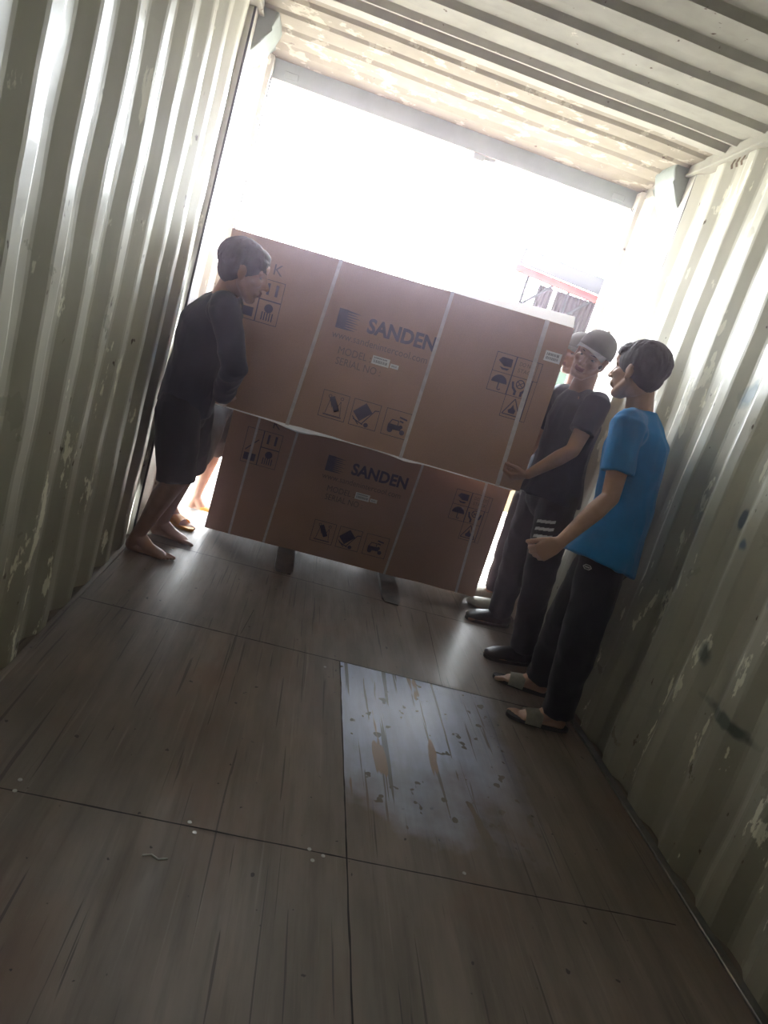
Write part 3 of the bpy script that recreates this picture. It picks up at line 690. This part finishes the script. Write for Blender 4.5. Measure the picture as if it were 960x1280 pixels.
def build_person(name, J, fr, sc_head, label, skinm, hands, feet_kind, clothes, voxel=0.0045, facing=None, torso_scale=1.0):
    """J: world joints. Returns the body object (its children are hair and clothing)."""
    J = {k: V(v) for k, v in J.items()}
    sh, hp = body_axes(J); H = J['head']; ts = torso_scale
    base = V(((J['anL'].x + J['anR'].x) / 2, (J['anL'].y + J['anR'].y) / 2, 0))
    Sd, F, U = fr
    bm = BM()
    build_head(bm, H, fr, sc_head)
    nk = J['neck']
    tube(bm, [nk - U * .03, (nk + H) / 2 - F * .012, H - U * .05 * sc_head - F * .018], [(.062, .058), (.054, .054), (.055, .056)], side=Sd, n=18)
    up = (nk - J['pelv']).normalized()
    mid = (J['shL'] + J['shR']) / 2
    cross_sh = (sh - up * sh.dot(up)).normalized()
    tube(bm, [J['pelv'] - up * .05, J['pelv'], J['waist'], J['chest'], mid * .7 + nk * .3 - up * .04], [(.15 * ts, .11), (.155 * ts, .115), (.13 * ts, .10), (.150 * ts, .112), (.12 * ts, .08)], side=cross_sh, n=24)
    for sd in 'LR':
        s_ = J['sh' + sd]
        tube(bm, [nk - up * .035, s_], [.042, .046], n=14)
        tube(bm, [s_, s_ * .55 + J['el' + sd] * .45, J['el' + sd]], [.050, .045, .036], n=16)
        e, w_ = J['el' + sd], J['wr' + sd]
        tube(bm, [e, e * .7 + w_ * .3, w_], [.036, .039, .024], n=16)
        h_ = J['hip' + sd]; k = J['kn' + sd]; a = J['an' + sd]; kd = (k - (h_ + a) / 2); kd = kd.normalized() if kd.length > .01 else V((0, 0, 0))
        tube(bm, [h_, h_ * .5 + k * .5, k], [.085, .072, .054], n=18)
        tube(bm, [k, k * .68 + a * .32 - kd * .012, a * .8 + k * .2, a], [.053, .056, .038, .035], n=18)
    for sd, hd in hands.items(): build_hand(bm, J['wr' + sd], **hd)
    feet = {}
    for sd in 'LR':
        feet[sd] = build_foot(bm, J['an' + sd], J['toe' + sd], J['toe' + sd].z, inner=(1 if sd == 'L' else -1))
    me = remesh(bm, voxel, 3, 0.45)
    carve_face(me, H, fr, sc_head)
    shift_mesh(me, base)
    o = obj(name, me, [skinm, M['lips']]); o.location = base
    for p in me.polygons:
        d = p.center + base - H; s, f, u = d.dot(Sd) / sc_head, d.dot(F) / sc_head, d.dot(U) / sc_head
        if f > .078 and abs(s) < .024 and -.069 < u < -.046: p.material_index = 1
    tag(o, label, 'person')
    def child(nm, thing, mt, **kw):
        if isinstance(thing, bmesh.types.BMesh): 
            for v in thing.verts: v.co -= base
        else: shift_mesh(thing, base)
        c = obj(nm, thing, mt, o, **kw); return c
    for e in (-1, 1):
        bm = BM(); ell(bm, H + Sd * (e * .031 * sc_head) + F * (.0665 * sc_head) + U * (.004 * sc_head), (.0115 * sc_head, .0085 * sc_head, .0042 * sc_head), fr)
        ey = child('eye', bm, [M['eye'], M['iris']], smooth=True)
        for p in ey.data.polygons:
            d = p.center + base - H; s, u = d.dot(Sd) / sc_head, d.dot(U) / sc_head
            if (abs(s) - .031) ** 2 + (u - .004) ** 2 < .0062 ** 2: p.material_index = 1
        bm = BM(); tube(bm, [H + Sd * (e * a * sc_head) + F * (f * sc_head) + U * (u * sc_head) for a, f, u in ((.014, .0865, .026), (.030, .082, .030), (.046, .070, .026))], [.0028, .0034, .002], n=8)
        child('eyebrow', bm, M['hair'])
    return o, J, child, feet, dict(sh=cross_sh, up=up, mid=mid, base=base)

def shirt(J, ax, hem_pt, hem_r, sleeve_end, amp=.004, seed=0, sleeves='LR', infl=.016, arm_r=.064, ts=1.0, cut=None):
    bm = BM(); up = ax['up']; nk = J['neck']
    tube(bm, [hem_pt, J['pelv'] * .45 + J['waist'] * .55, J['waist'], J['chest'], ax['mid'] * .6 + nk * .4 - up * .035, nk - up * .012],
         [hem_r, (.158 * ts, .125), (.148 * ts, .120), (.166 * ts, .126), (.145 * ts, .094), (.070, .064)], side=ax['sh'], n=28, flat0=True, flat1=True)
    for sd in sleeves:
        s_, e = J['sh' + sd], J['el' + sd]; end = s_ + (e - s_) * sleeve_end if sleeve_end <= 1 else e + (J['wr' + sd] - e) * (sleeve_end - 1)
        tube(bm, [nk - up * .045, s_ + up * .004], [.048, .058], n=16)
        ctr = s_ * .75 + ax['mid'] * .25 - up * .03
        if sleeve_end <= 1: tube(bm, [ctr, s_, end], [.07, arm_r, arm_r * .98], n=20, flat1=True)
        else: tube(bm, [ctr, s_, e, end], [.07, arm_r, arm_r * .88, arm_r * .72], n=20, flat1=True)
    me = remesh(bm, .006, 4, .5); me.update(); wrinkle(me, amp, 9, 4.5, seed); return me
def trousers(J, ax, top, r_top, hems, r_thigh=.100, r_knee=.082, amp=.005, seed=0, flare=.075):
    """hems: side -> point the leg ends at"""
    bm = BM(); up = ax['up']
    tube(bm, [top, J['pelv'], J['pelv'] - up * .06], [r_top, (.158, .122), (.152, .12)], side=ax['sh'], n=26, flat0=True)
    for sd, hem in hems.items():
        h_, k = J['hip' + sd], J['kn' + sd]
        if hem == 'knee': tube(bm, [h_, h_ * .5 + k * .5, k], [r_thigh, r_thigh * .97, r_knee], n=22, flat1=True)
        else:
            hem = V(hem)
            tube(bm, [h_, h_ * .5 + k * .5, k, k * .5 + hem * .5, hem], [r_thigh, r_thigh * .9, r_knee, (r_knee + flare) / 2 * .97, flare], n=22, flat1=True)
    me = remesh(bm, .0065, 4, .5); me.update(); wrinkle(me, amp, 9, 7, seed); return me
def hair_mesh(H, fr, sc, style, seed=1):
    Sd, F, U = fr; rnd = random.Random(seed); bm = BM()
    def P(s, f, u): return H + Sd * (s * sc) + F * (f * sc) + U * (u * sc)
    vol = style.get('vol', 1.0)
    ell(bm, P(0, -.024, .040), (.083 * vol * sc, .097 * vol * sc, .083 * vol * sc), fr)
    ell(bm, P(0, -.050, -.005), (.070 * sc, .062 * sc, .065 * sc), fr)
    ell(bm, P(0, .030, .085), (.058 * sc, .052 * sc, .032 * sc), fr)
    # locks
    for k in range(style.get('locks', 170)):
        th = rnd.uniform(-math.pi, math.pi); ph = rnd.uniform(0.0, 1.0)
        c = math.cos(th); s_ = math.sin(th)           # c: forward
        el_ = math.radians(90 - 100 * ph)
        if c > 0.55 and el_ < math.radians(38): continue
        if abs(c) < 0.75 and c > -0.2 and el_ < math.radians(8): continue
        R = lambda e: P(s_ * .079 * vol * math.cos(e), -.024 + c * .097 * vol * math.cos(e), .040 + .084 * vol * math.sin(e))
        a, b = el_, el_ - math.radians(rnd.uniform(16, 30))
        p0, p1 = R(a), R(b); out = (p1 - P(0, -.02, .03)).normalized()
        tube(bm, [p0 - out * .002, (p0 + p1) / 2 + out * .0005, p1 + out * rnd.uniform(-.001, .004) + Sd * rnd.uniform(-.006, .006)], [.007 * sc, .0075 * sc, .003 * sc], n=8)
    for k in range(style.get('fringe', 12)):
        t = k / max(1, style.get('fringe', 12) - 1) * 2 - 1
        p0 = P(t * .055, .045 - .015 * t * t, .092 - .014 * t * t); p1 = P(t * .066 + rnd.uniform(-.006, .006), .087 - .030 * t * t, style.get('fringe_z', .045) + rnd.uniform(-.006, .008)); out = F * .006
        tube(bm, [p0, (p0 + p1) / 2 + out * 1.8 + U * .006, p1], [.013 * sc, .012 * sc, .004 * sc], n=8)
    me = remesh(bm, .0035, 2, .5); me.update()
    nr = [v.normal.copy() for v in me.vertices]
    for v, n in zip(me.vertices, nr):
        d = v.co - H; a = math.atan2(d.dot(Sd), d.dot(F))
        v.co += n * .0016 * noise.noise(V((a * 22, d.dot(U) * 25, seed)))
    return me
def cap_meshes(H, fr, sc, tilt=0.0, brim_dir=0.0):
    Sd, F, U = fr
    # tilt the cap frame back
    Ft = (F * math.cos(tilt) + U * math.sin(tilt)); Ut = (U * math.cos(tilt) - F * math.sin(tilt))
    ca, sa = math.cos(brim_dir), math.sin(brim_dir); Fb = Ft * ca + Sd * sa; Sb = Sd * ca - Ft * sa
    bm = BM(); C0 = H + U * (.042 * sc) - F * (.012 * sc)
    n = 28; rings = []
    for i in range(9):
        e = math.radians(90) * i / 8; r = math.cos(e) ** .8; z = math.sin(e)
        rings.append([C0 + Sb * (.086 * sc * r * math.cos(2 * math.pi * k / n)) + Fb * (.104 * sc * r * math.sin(2 * math.pi * k / n)) + Ut * (.088 * sc * z) for k in range(n)])
    low = [p - Ut * .018 * sc for p in rings[0]]; allr = [low] + rings[:-1]
    vr = [[bm.verts.new(p) for p in r_] for r_ in allr]; top = bm.verts.new(C0 + Ut * .09 * sc)
    for a, b in zip(vr, vr[1:]):
        for k in range(n): bm.faces.new([a[k], a[(k + 1) % n], b[(k + 1) % n], b[k]])
    for k in range(n): bm.faces.new([vr[-1][k], vr[-1][(k + 1) % n], top])
    bmesh.ops.solidify(bm, geom=bm.faces[:], thickness=.003)
    crown = bm
    bb = BM(); m_ = 14; inner = []; outer = []
    for k in range(m_ + 1):
        a = math.radians(-62 + 124 * k / m_)
        q = C0 + Sb * (.086 * sc * math.sin(a)) + Fb * (.104 * sc * math.cos(a)) - Ut * .012 * sc
        o_ = C0 + Sb * (.080 * sc * math.sin(a)) + Fb * ((.104 * math.cos(a) + .075 * math.cos(a * 1.15)) * sc) - Ut * (.028 - .004 * math.cos(a) + .02 * abs(math.sin(a)) ** 2) * sc
        inner.append(bb.verts.new(q)); outer.append(bb.verts.new(o_))
    for k in range(m_): bb.faces.new([inner[k], inner[k + 1], outer[k + 1], outer[k]])
    bmesh.ops.solidify(bb, geom=bb.faces[:], thickness=.004)
    btn = BM(); ell(btn, C0 + Ut * .091 * sc, (.007, .007, .004), (Sb, Fb, Ut))
    return crown, bb, btn
def shoe_mesh(foot, high=.075):
    hl, d, s = foot; bm = BM(); z = V((0, 0, 1))
    tube(bm, [hl + z * .04 - d * .0, hl + d * .06 + z * .045, hl + d * .13 + z * .04, hl + d * .20 + z * .033, hl + d * .232 + z * .028], [(.040, .040), (.042, .046), (.046, .040), (.049, .030), (.040, .022)], side=s, n=20)
    tube(bm, [hl + d * .03 + z * .04, hl + d * .028 + z * high], [(.046, .040), (.044, .040)], side=s, n=18, flat1=True)
    me = remesh(bm, .005, 3, .5)
    for v in me.vertices: v.co.z = max(v.co.z, hl.z + .012)
    return me
def sole_mesh(foot, th=.014, wide=1.0, z0=.001):
    hl, d, s = foot; bm = BM(); n = 32; ring = []
    for k in range(n):
        a = 2 * math.pi * k / n; c, sn = math.cos(a), math.sin(a)
        L = .105 + .148 * c; wv = (.040 + .010 * max(0, c)) * wide * (abs(sn) ** .8) * (1 if sn > 0 else -1)
        ring.append(hl + d * L + s * wv)
    A = [bm.verts.new((p.x, p.y, hl.z + z0)) for p in ring]; B = [bm.verts.new((p.x, p.y, hl.z + z0 + th)) for p in ring]
    bm.faces.new(A[::-1]); bm.faces.new(B)
    for k in range(n): bm.faces.new([A[k], A[(k + 1) % n], B[(k + 1) % n], B[k]])
    return bm
def slide_strap(foot, x0=.10, x1=.175, h=.062):
    hl, d, s = foot; bm = BM(); n = 14; rows = []
    for j in range(6):
        t = j / 5; x = x0 + (x1 - x0) * t; hh = h * (1 - .28 * t)
        row = []
        for k in range(n + 1):
            a = math.pi * k / n; row.append(bm.verts.new(hl + d * (x - .012 * math.cos(a * 2) * 0) + s * (.050 * math.cos(a)) + V((0, 0, .008 + hh * math.sin(a) ** .75))))
        rows.append(row)
    for a, b in zip(rows, rows[1:]):
        for k in range(n): bm.faces.new([a[k], a[k + 1], b[k + 1], b[k]])
    bmesh.ops.solidify(bm, geom=bm.faces[:], thickness=.004)
    return bm
def lerp(a, b, t): return V(a) * (1 - t) + V(b) * t

# ---- man in black at the left end, barefoot
J = dict(head=(-.865, 3.31, 1.505), neck=(-.93, 3.36, 1.395), chest=(-.98, 3.40, 1.23), waist=(-1.00, 3.45, 1.04), pelv=(-1.01, 3.50, .85),
         shR=(-.90, 3.20, 1.335), elR=(-.795, 3.23, 1.09), wrR=(-.85, 3.46, .92), shL=(-.93, 3.54, 1.37), elL=(-.93, 3.60, 1.12), wrL=(-1.05, 3.62, .95),
         hipR=(-1.02, 3.41, .81), knR=(-.955, 3.40, .47), anR=(-1.10, 3.57, .10), toeR=(-.90, 3.55, 0.0),
         hipL=(-.99, 3.60, .81), knL=(-.955, 3.72, .47), anL=(-1.05, 3.90, .09), toeL=(-.87, 3.88, 0.0))
fr = orth((.985, .12, -.12), (.10, 0, 1))
o, JJ, child, feet, ax = build_person('person', J, fr, 1.08, 'barefoot person in black shirt and knee-length shorts gripping left end of upper carton', M['skin'],
    dict(R=dict(D=(-.1, .75, -.35), P=(0, .1, 1), T=(1, 0, 0), curl=(15, 20, 20)), L=dict(D=(.3, .5, -.5), P=(1, 0, 1), T=(0, -1, 0))), None, None)
child('shirt', shirt(JJ, ax, lerp(JJ['pelv'], JJ['waist'], -.15), (.165, .135), 1.9, .007, 2.0, arm_r=.066), M['black_shirt'])
child('shorts', trousers(JJ, ax, lerp(JJ['pelv'], JJ['waist'], .4), (.15, .12), {'R': 'knee', 'L': 'knee'}, .106, .090, .005, 4), M['black_short'])
child('hair', hair_mesh(JJ['head'], fr, 1.08, dict(vol=1.05, fringe=14, fringe_z=.034), 3), M['hair'])

# ---- man in cap at the right end
J = dict(head=(.84, 3.44, 1.635), neck=(.875, 3.50, 1.475), chest=(.90, 3.51, 1.31), waist=(.91, 3.52, 1.12), pelv=(.925, 3.53, .94),
         shL=(.915, 3.35, 1.425), elL=(.85, 3.27, 1.18), wrL=(.70, 3.33, 1.00), shR=(.85, 3.66, 1.42), elR=(.84, 3.82, 1.15), wrR=(.80, 3.86, .96),
         hipL=(.94, 3.44, .91), knL=(.955, 3.37, .53), anL=(1.03, 3.38, .11), toeL=(.85, 3.35, 0.0),
         hipR=(.90, 3.62, .91), knR=(.95, 3.77, .53), anR=(1.03, 3.89, .11), toeR=(.80, 3.865, 0.0))
fr = orth((-.72, -.66, -.16), (-.02, 0, 1))
Hup = V((.36, .02, 1)); fr = orth((-.60, -.80, -.22), Hup)
o, JJ, child, feet, ax = build_person('person', J, fr, 1.0, 'person in grey peaked cap and dark shirt holding the right end of upper carton', M['skin'],
    dict(L=dict(D=(-.85, .30, -.45), P=(0, .5, 1), T=(0, -1, 0), curl=(48, 55, 40), thumb=(.6, .5, .5)), R=dict(D=(-.6, .1, -.2), P=(0, 0, 1), T=(0, 1, 0))), None, None)
child('shirt', shirt(JJ, ax, lerp(JJ['pelv'], JJ['waist'], -.30) + V((-.015, -.02, 0)), (.188, .160), .62, .007, 7.0, arm_r=.068), M['navy_shirt'])
child('trousers', trousers(JJ, ax, lerp(JJ['pelv'], JJ['waist'], .1), (.14, .11), {'L': JJ['anL'] + V((-.01, 0, -.035)), 'R': JJ['anR'] + V((-.01, 0, -.035))}, .102, .085, .006, 5, .066), M['black_pants'])
child('hair', hair_mesh(JJ['head'], fr, .99, dict(vol=.96, fringe=0, locks=60), 5), M['hair'])
cr, br, bt = cap_meshes(JJ['head'], fr, 1.06, .22, .0)
cp = child('cap', cr, M['grey_cap'], smooth=True)
for nm, b_ in (('cap_brim', br), ('cap_button', bt)):
    for v in b_.verts: v.co -= ax['base']
    obj(nm, b_, M['grey_cap'], cp)
for sd in 'LR':
    sh_ = child('shoe', shoe_mesh(feet[sd], .10), M['shoe'])
    b_ = sole_mesh(feet[sd], .016, 1.12)
    for v in b_.verts: v.co -= ax['base']
    obj('sole', b_, M['sole'], sh_)
# stripes on the thigh
bm = BM()
for k in range(3):
    p = lerp(JJ['hipL'], JJ['knL'], .30 + .10 * k); a = V((-.55, -.83, 0))
    for s0 in range(4):
        t0 = -.55 + s0 * .22
        qs = []
        for tt, hh in ((t0, -.008), (t0 + .22, -.004), (t0 + .22, .012), (t0, .008)):
            dirv = (a * math.cos(tt) + V((.83, -.55, 0)) * math.sin(tt)); qs.append(bm.verts.new(p + dirv * .1115 + V((0, 0, hh + .03 * tt))))
        bm.faces.new(qs)
child('trouser_stripes', bm, M['white_print'], recalc=False)

# ---- man in blue shirt, back to us
CP = V((-.4368, 0, 1.3645)); K = .965
def pull(p): return CP + (V(p) - CP) * K
J = dict(head=(.855, 2.91, 1.590), neck=(.935, 2.92, 1.455), chest=(.985, 2.93, 1.30), waist=(1.02, 2.91, 1.05), pelv=(1.025, 2.90, .85),
         shL=(.84, 2.76, 1.375), elL=(.845, 2.69, 1.075), wrL=(.69, 2.645, .845), shR=(1.055, 3.05, 1.39), elR=(1.08, 3.10, 1.10), wrR=(1.06, 3.10, .86),
         hipL=(.985, 2.82, .81), hipR=(1.06, 2.99, .81))
J = {k: pull(v) for k, v in J.items()}
J.update(knL=V((.955, 2.69, .45)), anL=V((1.0, 2.73, .10)), toeL=V((.75, 2.75, 0.0)), knR=V((.985, 2.96, .44)), anR=V((1.02, 3.06, .10)), toeR=V((.78, 3.13, 0.0)))
fr = orth((-.64, .76, -.08), (.05, -.05, 1))
o, JJ, child, feet, ax = build_person('person', J, fr, 1.02, 'person in bright blue t-shirt and black track trousers standing by right wall', M['skin_pale'],
    dict(L=dict(D=(-.66, .05, -.68), P=(.2, .95, .1), T=(-.6, .2, .6), curl=(48, 60, 45), thumb=(.85, .35, .45)), R=dict(D=(-.2, .2, -1), P=(-1, 0, 0), T=(0, 1, 0), curl=(25, 35, 25))), None, None)
child('shirt', shirt(JJ, ax, lerp(JJ['pelv'], JJ['waist'], -.45) + V((-.035, -.02, 0)), (.188, .165), .66, .007, 11.0, arm_r=.066), M['blue_shirt'])
child('trousers', trousers(JJ, ax, lerp(JJ['pelv'], JJ['waist'], .1), (.14, .11), {'L': JJ['anL'] + V((0, 0, -.02)), 'R': JJ['anR'] + V((0, 0, -.02))}, .102, .086, .006, 15, .070), M['black_pants'])
child('hair', hair_mesh(JJ['head'], fr, 1.04, dict(vol=1.06, fringe=12, fringe_z=.055, locks=220), 9), M['hair'])
for sd in 'LR':
    b_ = sole_mesh(feet[sd], .016, 1.1); sl = child('sandal', b_, M['sole'])
    for v in (st := slide_strap(feet[sd])).verts: v.co -= ax['base']
    obj('sandal_strap', st, M['sandal'], sl, smooth=True)
# small emblem low on the hip and stripes at the ankle
bm = BM(); p = lerp(JJ['hipL'], JJ['knL'], .14)
rt = V((.55, -.82, 0)); f0 = V((-.82, -.55, 0)); c0 = p + f0 * .113
for i in range(6):
    a = 2 * math.pi * i / 6; b = 2 * math.pi * (i + 1) / 6
    qq = [bm.verts.new(c0 + V((.82, -.42, 0)) * (r * 1.7 * math.cos(t)) + V((0, 0, r * math.sin(t))) - f0 * .0) for r, t in ((.009, a), (.009, b), (.0125, b), (.0125, a))]
    bm.faces.new(qq)
q2 = [bm.verts.new(c0 + V((.82, -.42, 0)) * u + V((0, 0, w_))) for u, w_ in ((-.010, -.003), (.010, -.003), (.010, .003), (-.010, .003))]; bm.faces.new(q2)
child('emblem', bm, M['white_print'], recalc=False)

# ---- person hidden behind the capped man, also in a cap
J = dict(head=(.945, 3.92, 1.655), neck=(1.0, 3.97, 1.49), chest=(1.01, 4.0, 1.32), waist=(1.02, 4.05, 1.10), pelv=(1.045, 4.10, .92),
         shL=(1.0, 3.83, 1.43), elL=(1.0, 3.78, 1.15), wrL=(.88, 3.84, .95), shR=(1.0, 4.16, 1.43), elR=(1.0, 4.25, 1.18), wrR=(.86, 4.22, .98),
         hipL=(1.05, 4.00, .90), knL=(1.05, 4.02, .50), anL=(1.08, 4.08, .10), toeL=(.90, 4.14, 0.0), hipR=(1.05, 4.17, .90), knR=(1.05, 4.22, .50), anR=(1.08, 4.30, .10), toeR=(.90, 4.34, 0.0))
fr = orth((-.93, -.25, -.05), (.08, 0, 1))
o, JJ, child, feet, ax = build_person('person', J, fr, .98, 'person mostly hidden behind the capped one, only face and grey cap showing', M['skin_pale'],
    dict(R=dict(D=(-1, 0, 0), P=(0, 0, 1), T=(0, 1, 0)), L=dict(D=(-.5, .3, -.5), P=(-1, 0, 0), T=(0, 1, 0))), None, None, .006)
child('shirt', shirt(JJ, ax, lerp(JJ['pelv'], JJ['waist'], -.25), (.165, .135), .6, .004, 21.0), M['black_shirt'])
child('trousers', trousers(JJ, ax, lerp(JJ['pelv'], JJ['waist'], .3), (.15, .12), {'L': JJ['anL'], 'R': JJ['anR']}, .10, .085, .005, 25, .066), M['black_pants'])
child('hair', hair_mesh(JJ['head'], fr, .97, dict(vol=.96, fringe=0, locks=60), 6), M['hair'])
cr, br, bt = cap_meshes(JJ['head'], fr, 1.04, .12, 0.0)
cp = child('cap', cr, M['grey_cap'], smooth=True)
for v in br.verts: v.co -= ax['base']
obj('cap_brim', br, M['grey_cap'], cp)
bt.free()
for sd in 'LR': child('shoe', shoe_mesh(feet[sd]), M['sandal'])

# ---- person behind the left end, yellow slippers
J = dict(head=(-.93, 4.44, 1.50), neck=(-.98, 4.48, 1.38), chest=(-.99, 4.50, 1.22), waist=(-.98, 4.51, 1.04), pelv=(-.975, 4.50, .86),
         shR=(-.98, 4.38, 1.33), elR=(-.97, 4.37, 1.10), wrR=(-.88, 4.38, .93), shL=(-.96, 4.65, 1.34), elL=(-.93, 4.66, 1.10), wrL=(-.90, 4.45, .95),
         hipR=(-.975, 4.42, .82), knR=(-.985, 4.18, .47), anR=(-1.08, 4.24, .10), toeR=(-.95, 4.15, 0.0),
         hipL=(-.97, 4.60, .82), knL=(-.93, 4.50, .50), anL=(-1.00, 4.72, .06), toeL=(-.81, 4.70, -.055))
fr = orth((.98, -.05, -.2), (.15, 0, 1))
o, JJ, child, feet, ax = build_person('person', J, fr, .96, 'person behind left carton end in grey rolled trousers and yellow slippers', M['skin_pale'],
    dict(R=dict(D=(.6, .3, -.4), P=(1, 0, 0), T=(0, 0, 1)), L=dict(D=(.8, -.2, 0), P=(0, 0, 1), T=(0, 1, 0))), None, None, .006)
child('shirt', shirt(JJ, ax, lerp(JJ['pelv'], JJ['waist'], -.2), (.160, .13), .6, .004, 31.0), M['blue_shirt'])
child('trousers', trousers(JJ, ax, lerp(JJ['pelv'], JJ['waist'], .3), (.15, .12), {'R': lerp(JJ['knR'], JJ['anR'], .10), 'L': lerp(JJ['knL'], JJ['anL'], .12)}, .10, .084, .008, 35, .080), M['grey_pants'])
child('hair', hair_mesh(JJ['head'], fr, .96, dict(vol=1.0, fringe=8), 8), M['hair'])
for sd in 'LR':
    b_ = sole_mesh(feet[sd], .018, 1.12); sl = child('slipper', b_, M['yellow'])
    for v in (st := slide_strap(feet[sd], .09, .18)).verts: v.co -= ax['base']
    obj('slipper_strap', st, M['yellow'], sl, smooth=True)

# ================================================================== SMALL THINGS ON THE FLOOR
src = None
spots = [(-.905, 1.70), (-.90, 1.655), (-.44, 1.67), (-.42, 1.635), (-.10, 1.66), (-.09, 1.62), (-.06, 1.645), (.37, 1.69), (-.94, 3.73), (-.06, 2.78)]
for i, (x, y_) in enumerate(spots):
    if src is None:
        bm = BM(); tube(bm, [(0, 0, 0), (0, 0, .0018)], [.006, .0055], n=14, flat0=True, flat1=True); box(bm, (-.004, -.0007, .0018), (.004, .0007, .0021)); src = obj('screw_head', bm, M['screw']); s_ = src
    else: s_ = src.copy(); COL.objects.link(s_)
    s_.location = (x, y_, .0004); s_.rotation_euler = (0, 0, i * .7)
    tag(s_, 'small round zinc screw head set in the plywood floor boards', 'screw', 'screw heads along the floor seams')
bm = BM(); tube(bm, [(-.03, 0, .002), (-.01, .008, .002), (.01, -.003, .002), (.03, .004, .002)], [.002] * 4, n=6)
o = obj('paper_scrap', bm, M['paper']); o.location = (-.50, 1.52, 0); tag(o, 'thin curled white scrap lying on the dark floor near the camera', 'scrap')
